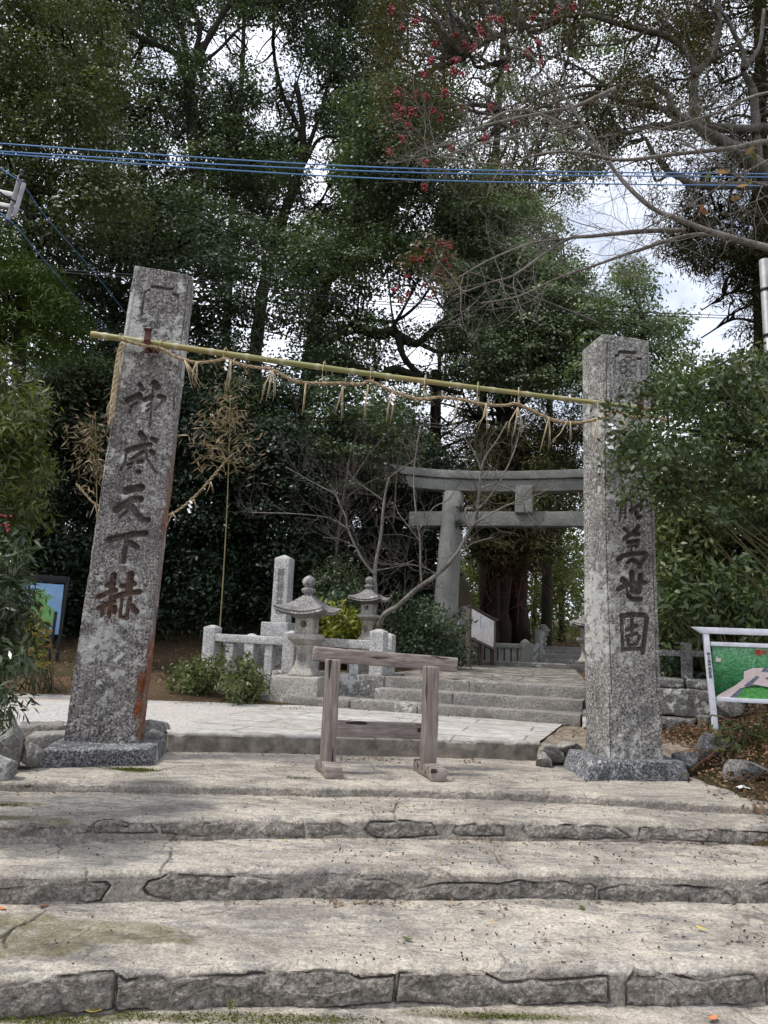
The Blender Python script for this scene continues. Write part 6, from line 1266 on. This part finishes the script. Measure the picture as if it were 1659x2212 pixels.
shrub('broadleaf_shrub', 'large leaved dark shrub overhanging the framed sign', P(1600, 1380, 8.6)*[1, 1, 0]+[0, 0, .5], [(1440, 1330, 3), (1480, 1350, 4), (1520, 1320, 4), (1600, 1300, 5), (1650, 1320, 5), (1690, 1340, 5), (1640, 1370, 3), (1460, 1290, 3), (1500, 1240, 4), (1560, 1260, 4), (1440, 1230, 3), (1620, 1230, 4), (1470, 1370, 2)], 8.7, .15, .32, LF_HOL, 26, (.2, .34), 62)
shrub('leafy_bush', 'low yellowish bush at the right edge below the framed sign', P(1620, 1640, 6.9)*[1, 1, 0]+[0, 0, .3], [(1560, 1590, 2), (1600, 1600, 4), (1640, 1590, 4), (1670, 1610, 4), (1580, 1630, 3), (1630, 1640, 4), (1665, 1660, 3), (1610, 1665, 2), (1690, 1580, 4), (1540, 1610, 2)], 6.9, .075, .45, LF_BUSH, 26, (.1, .2), 63)
vines = []
for _ in range(34):
    p = P(rb.uniform(1480, 1690), rb.uniform(1580, 1690), rb.uniform(6.2, 7.4)); d = nrm(rb.normal(size=3)*[1, .6, .5]); vines.append(tube(np.array([p, p+d*.15+[0, 0, .04], p+d*.3+rb.normal(size=3)*.05]), [.005, .004, .003], 4))
tag(obj('dead_twigs', cat(*vines), LF_TWIG), kind='stuff')

# ------------------------------------------------------------------ loose stones
RS = [(12, 1612, 5.7, (.36, .36, .36), 'grey lichened boulder at the left end of the landing'), (70, 1630, 5.75, (.2, .25, .2), 'small pointed rock between the left boulder and the plinth'), (-25, 1665, 5.3, (.26, .26, .26), 'dark rock at the left edge beside the landing'), (335, 1598, 6.62, (.22, .2, .17), 'rounded rubble stone between the plinth and the terrace kerb'),
      (318, 1572, 6.9, (.26, .2, .16), 'dark rubble stone behind the leaning pillar'), (1190, 1622, 6.85, (.16, .2, .14), 'broken pale stone at the right end of the terrace kerb'), (1232, 1618, 6.95, (.34, .2, .15), 'flat grey stone beside the upright pillar'), (1175, 1640, 6.75, (.14, .16, .12), 'small grey stone below the broken pale stone'),
      (1486, 1645, 6.5, (.17, .14, .17), 'lone pale grey stone on the leaf litter beside the right plinth'), (1620, 1668, 6.1, (.42, .3, .2), 'mossy rock under the leaves at the right edge'), (1545, 1618, 7.0, (.4, .3, .22), 'dark rock half buried below the framed sign'), (1570, 1545, 8.1, (.42, .3, .4), 'leaning grey boulder behind the framed sign')]
for k, (x, y, Y, s_, lab) in enumerate(RS):
    c = P(x, y, Y); tag(obj('rock', boulder(c, s_, 500+k, 16, .35, k*.7), G_RUBBLE if k not in (4, 8, 9, 10, 11) else G_DARK), lab, 'rock', 'loose rocks')
for k, (x0, x1, y, Y, lab) in enumerate(((40, 140, 1578, 6.9, 'long kerb stone behind the left end of the landing'), (60, 150, 1600, 6.5, 'worn stone ledge left of the leaning pillar'))):
    tag(obj('kerb_stone', beam(P(x0, y, Y), P(x1, y, Y+.1), .3, .12, r=.03, res=.05, amp=.015, seed=k), G_OLD), lab, 'kerb stone')

# ------------------------------------------------------------------ leaf litter, moss, fallen leaves
def scatter(name, pts, nor, Ls, asp, mat, r): return tag(obj(name, leafcloud(pts, nor, Ls, asp, 0, .4, r=r), mat), kind='stuff')
r = np.random.default_rng(90); q = []
def gpts(n, x0, x1, y0, y1, dz=.01): X = r.uniform(x0, x1, n); Y = r.uniform(y0, y1, n); return np.stack([X, Y, gh(X, Y)+dz+r.uniform(0, .03, n)], 1)
a = gpts(22000, 2.4, 6, 4.2, 9.2, .015); a = a[(a[:, 0] > np.interp(a[:, 1], [4, 5.4, 6.6, 7.5, 9.], [3.0, 2.56, 2.62, 2.5, 2.6])+.12*r.normal(size=len(a)))]; a[:, 2] += .04
b = gpts(9000, -9, 1, 10.5, 16, .03); b = b[b[:, 2] > .3]
c = gpts(900, -4, -2.6, 4, 7, .03); d = gpts(1800, 1.5, 2.7, 6.9, 9.2, .02); d = d[d[:, 0] > np.interp(d[:, 1], [7, 9.6], [1.48, 2.3])][::5]
allp = np.concatenate([a, b, c, d]); scatter('leaf_litter', allp, r.normal(size=allp.shape)*.5+[0, 0, 1], .042, .5, LITTER, r)
def on(px, py, z): return G(px, py, z)+[0, 0, .012]
sp = []
for x0, x1, y, z, n in ((735, 870, 1643, 0, 120), (1000, 1040, 1648, 0, 40), (980, 1160, 1820, Z3, 60), (1180, 1500, 1724, Z2, 50), (600, 1100, 1722, Z2, 40), (600, 820, 1532, ZT, 90), (860, 1230, 1552, ZT, 90), (1180, 1660, 1828, Z3, 60), (380, 560, 1520, ZT, 110), (700, 900, 1953, Z4, 30), (480, 1659, 1958, Z4, 110), (0, 1000, 1820, Z3, 70), (0, 1100, 1718, Z2, 70), (370, 1160, 1634, 0, 110), (900, 1659, 2030, Z4, 40), (700, 1659, 1850, Z3, 50)):
    for _ in range(n): sp.append(on(r.uniform(x0, x1), y+r.normal()*(14 if y in (2030, 1850) else 3), z))
sp = np.array(sp); scatter('drifted_leaf_bits', sp, r.normal(size=sp.shape)*.5+[0, 0, 1], .035, .3, LITTER, r)
sd = []
for z, y0, y1, n in ((Z4, 1960, 2085, 170), (Z3, 1825, 1875, 190), (Z2, 1725, 1765, 220), (0, 1645, 1695, 240), (ZT, 1525, 1580, 120)):
    for _ in range(n): sd.append(G(r.uniform(0, 1659) if r.uniform() < .4 else r.uniform(700, 1659), r.uniform(y0, y1), z)+[0, 0, .006])
V0, F0 = rbox((1, 1, 1), .45, 2.); tag(obj('seed_litter', cat(*[(nrm(V0)*r.uniform(.0025, .006)*np.array([1, 1, .7])+p, F0) for p in sd]), VOID), kind='stuff')
mo = []
for x, y, rx, ry, z, n in ((285, 1664, .19, .055, 0, 1500), (228, 1698, .10, .03, -.03, 350), (520, 2206, .35, .045, Z5, 900), (700, 2204, .25, .03, Z5, 400), (110, 2207, .22, .04, Z5, 600), (300, 2200, .1, .03, Z5, 200), (640, 1708, .04, .02, Z2, 60), (30, 1816, .15, .02, Z3, 200), (15, 1742, .12, .04, Z2, 250), (650, 1682, .12, .01, 0, 160), (1010, 1812, .1, .012, Z3, 140), (1080, 2198, .25, .02, Z5, 500)):
    c = G(x, y, z); k = nrm(r.normal(size=(n, 2)))*np.sqrt(r.uniform(0, 1, (n, 1)))*(1+.25*r.normal(size=(n, 1))); mo.append(np.c_[c[0]+k[:, 0]*rx, c[1]+k[:, 1]*ry, c[2]+r.uniform(0, .012, n)])
mo = np.concatenate(mo); scatter('moss', mo, r.normal(size=mo.shape)*.8+[0, 0, .6], .011, .5, MOSSM, r)
lc = {'brown': plain('fallen_leaf_brown', (.10, .045, .025), (.18, .09, .05), 60, .6, 0), 'yellow': plain('fallen_leaf_yellow', (.45, .34, .05), (.55, .45, .10), 60, .5, 0), 'green': plain('fallen_leaf_green', (.05, .07, .02), (.10, .11, .04), 60, .5, 0), 'orange': plain('fallen_leaf_orange', (.45, .16, .06), (.5, .22, .1), 60, .5, 0), 'dark': plain('fallen_leaf_dark', (.02, .022, .014), (.05, .04, .03), 60, .4, 0)}
FL = [(200, 2192, Z5, .055, 'yellow', 'curled yellow leaf at the foot of the lowest riser'), (94, 1964, Z4, .05, 'brown', 'curled dark brown leaf on the lowest wide tread near its left end'), (4, 1970, Z4, .045, 'orange', 'orange brown leaf at the left edge of the lowest wide tread'), (640, 1812, Z3, .035, 'green', 'dark green leaf on the middle tread just under a riser stone'), (618, 1820, Z3, .025, 'yellow', 'tiny yellow leaf beside the dark green one on the middle tread'),
      (270, 1814, Z3, .05, 'dark', 'black twisted leaf on the middle tread left of the reddish needles'), (1257, 1967, Z4, .05, 'green', 'cupped dark green leaf in the middle of the lowest wide tread'), (1038, 1975, Z4, .035, 'green', 'olive leaf standing on edge on the lowest wide tread'), (1092, 1968, Z4, .03, 'brown', 'small brown leaf near the back of the lowest wide tread'), (1515, 2012, Z4, .045, 'yellow', 'ochre leaf sliver near the right end of the lowest wide tread'),
      (1340, 1737, Z2, .028, 'yellow', 'bright yellow leaf on the upper tread before the right plinth'), (1288, 1858, Z3, .045, 'dark', 'dark curled leaf towards the right of the middle tread'), (1445, 1820, Z3, .045, 'orange', 'orange leaf against the riser right of the middle tread'), (876, 1810, Z3, .04, 'green', 'olive leaf in the centre of the middle tread against the riser'), (880, 2036, Z4, .045, 'green', 'flat olive leaf near the front of the lowest wide tread'), (1540, 2208, Z5, .05, 'orange', 'pale orange leaf on the path below the lowest riser'),
      (280, 1712, Z2, .045, 'green', 'pale green leaf on the upper tread below the moss filled hole'), (1620, 1718, -.0, .05, 'yellow', 'yellow leaf beside the scrap of white paper at the right end of the landing')]
for k, (x, y, z, s_, col, lab) in enumerate(FL):
    p = G(x, y, z)+[0, 0, .012]; n = 7; a_ = np.linspace(-1, 1, n); L_ = s_; th = k*1.3
    V = []
    for i, t in enumerate(a_):
        wd = .28*L_*np.sqrt(max(0, 1-t*t)+.02)
        for e in (-1, 0, 1): V.append([t*L_*.6, e*wd, .30*wd*abs(e)+.12*L_*t*t*(1+.5*sin(k))])
    V = np.array(V); V = np.c_[V[:, 0]*cos(th)-V[:, 1]*sin(th), V[:, 0]*sin(th)+V[:, 1]*cos(th), V[:, 2]]+p
    tag(obj('fallen_leaf', (V, grid(3, n)), lc[col]), lab, 'leaf', 'fallen leaves on the steps')
nb_ = []
for _ in range(70):
    p = G(372+r.normal()*9, 1812+r.normal()*4, Z3)+[0, 0, .015]; d = nrm(r.normal(size=3)*[1, .7, .35]+[0, 0, .25]); nb_.append(tube(np.array([p, p+d*.04, p+d*.075+[0, 0, -.012]]), [.0016, .0013, .001], 4))
tag(obj('needle_tuft', cat(*nb_), LF_TWIG), 'reddish tuft of cedar needles lying on the middle tread', 'needle tuft')
p = G(1613, 1716, 0.0)+[0, 0, .03]; V = np.array([p+[-.06, 0, 0], p+[-.02, .01, .02], p+[.02, 0, .005], p+[.07, .01, .02], p+[-.05, .06, .01], p+[0, .05, .03], p+[.03, .06, .01], p+[.06, .05, .01]])
tag(obj('paper_scrap', (V, [[0, 1, 5, 4], [1, 2, 6, 5], [2, 3, 7, 6]]), PAPER, smooth=False), 'crumpled scrap of white paper at the right end of the landing', 'paper scrap')
for x, y, z, lab in ((960, 1712, Z2, 'small green weed growing under the front edge of the landing'), (60, 1706, -.03, 'small green weed at the left end of the landing edge'), (500, 1795+390, Z5+.02, 'tiny weed sprouting at the foot of the lowest riser')):
    c = G(x, y, z); tag(obj('weed', puff_leaves([c+[0, 0, .025]], [.022], 34, .02, .35), LF_BUSH), lab, 'weed')
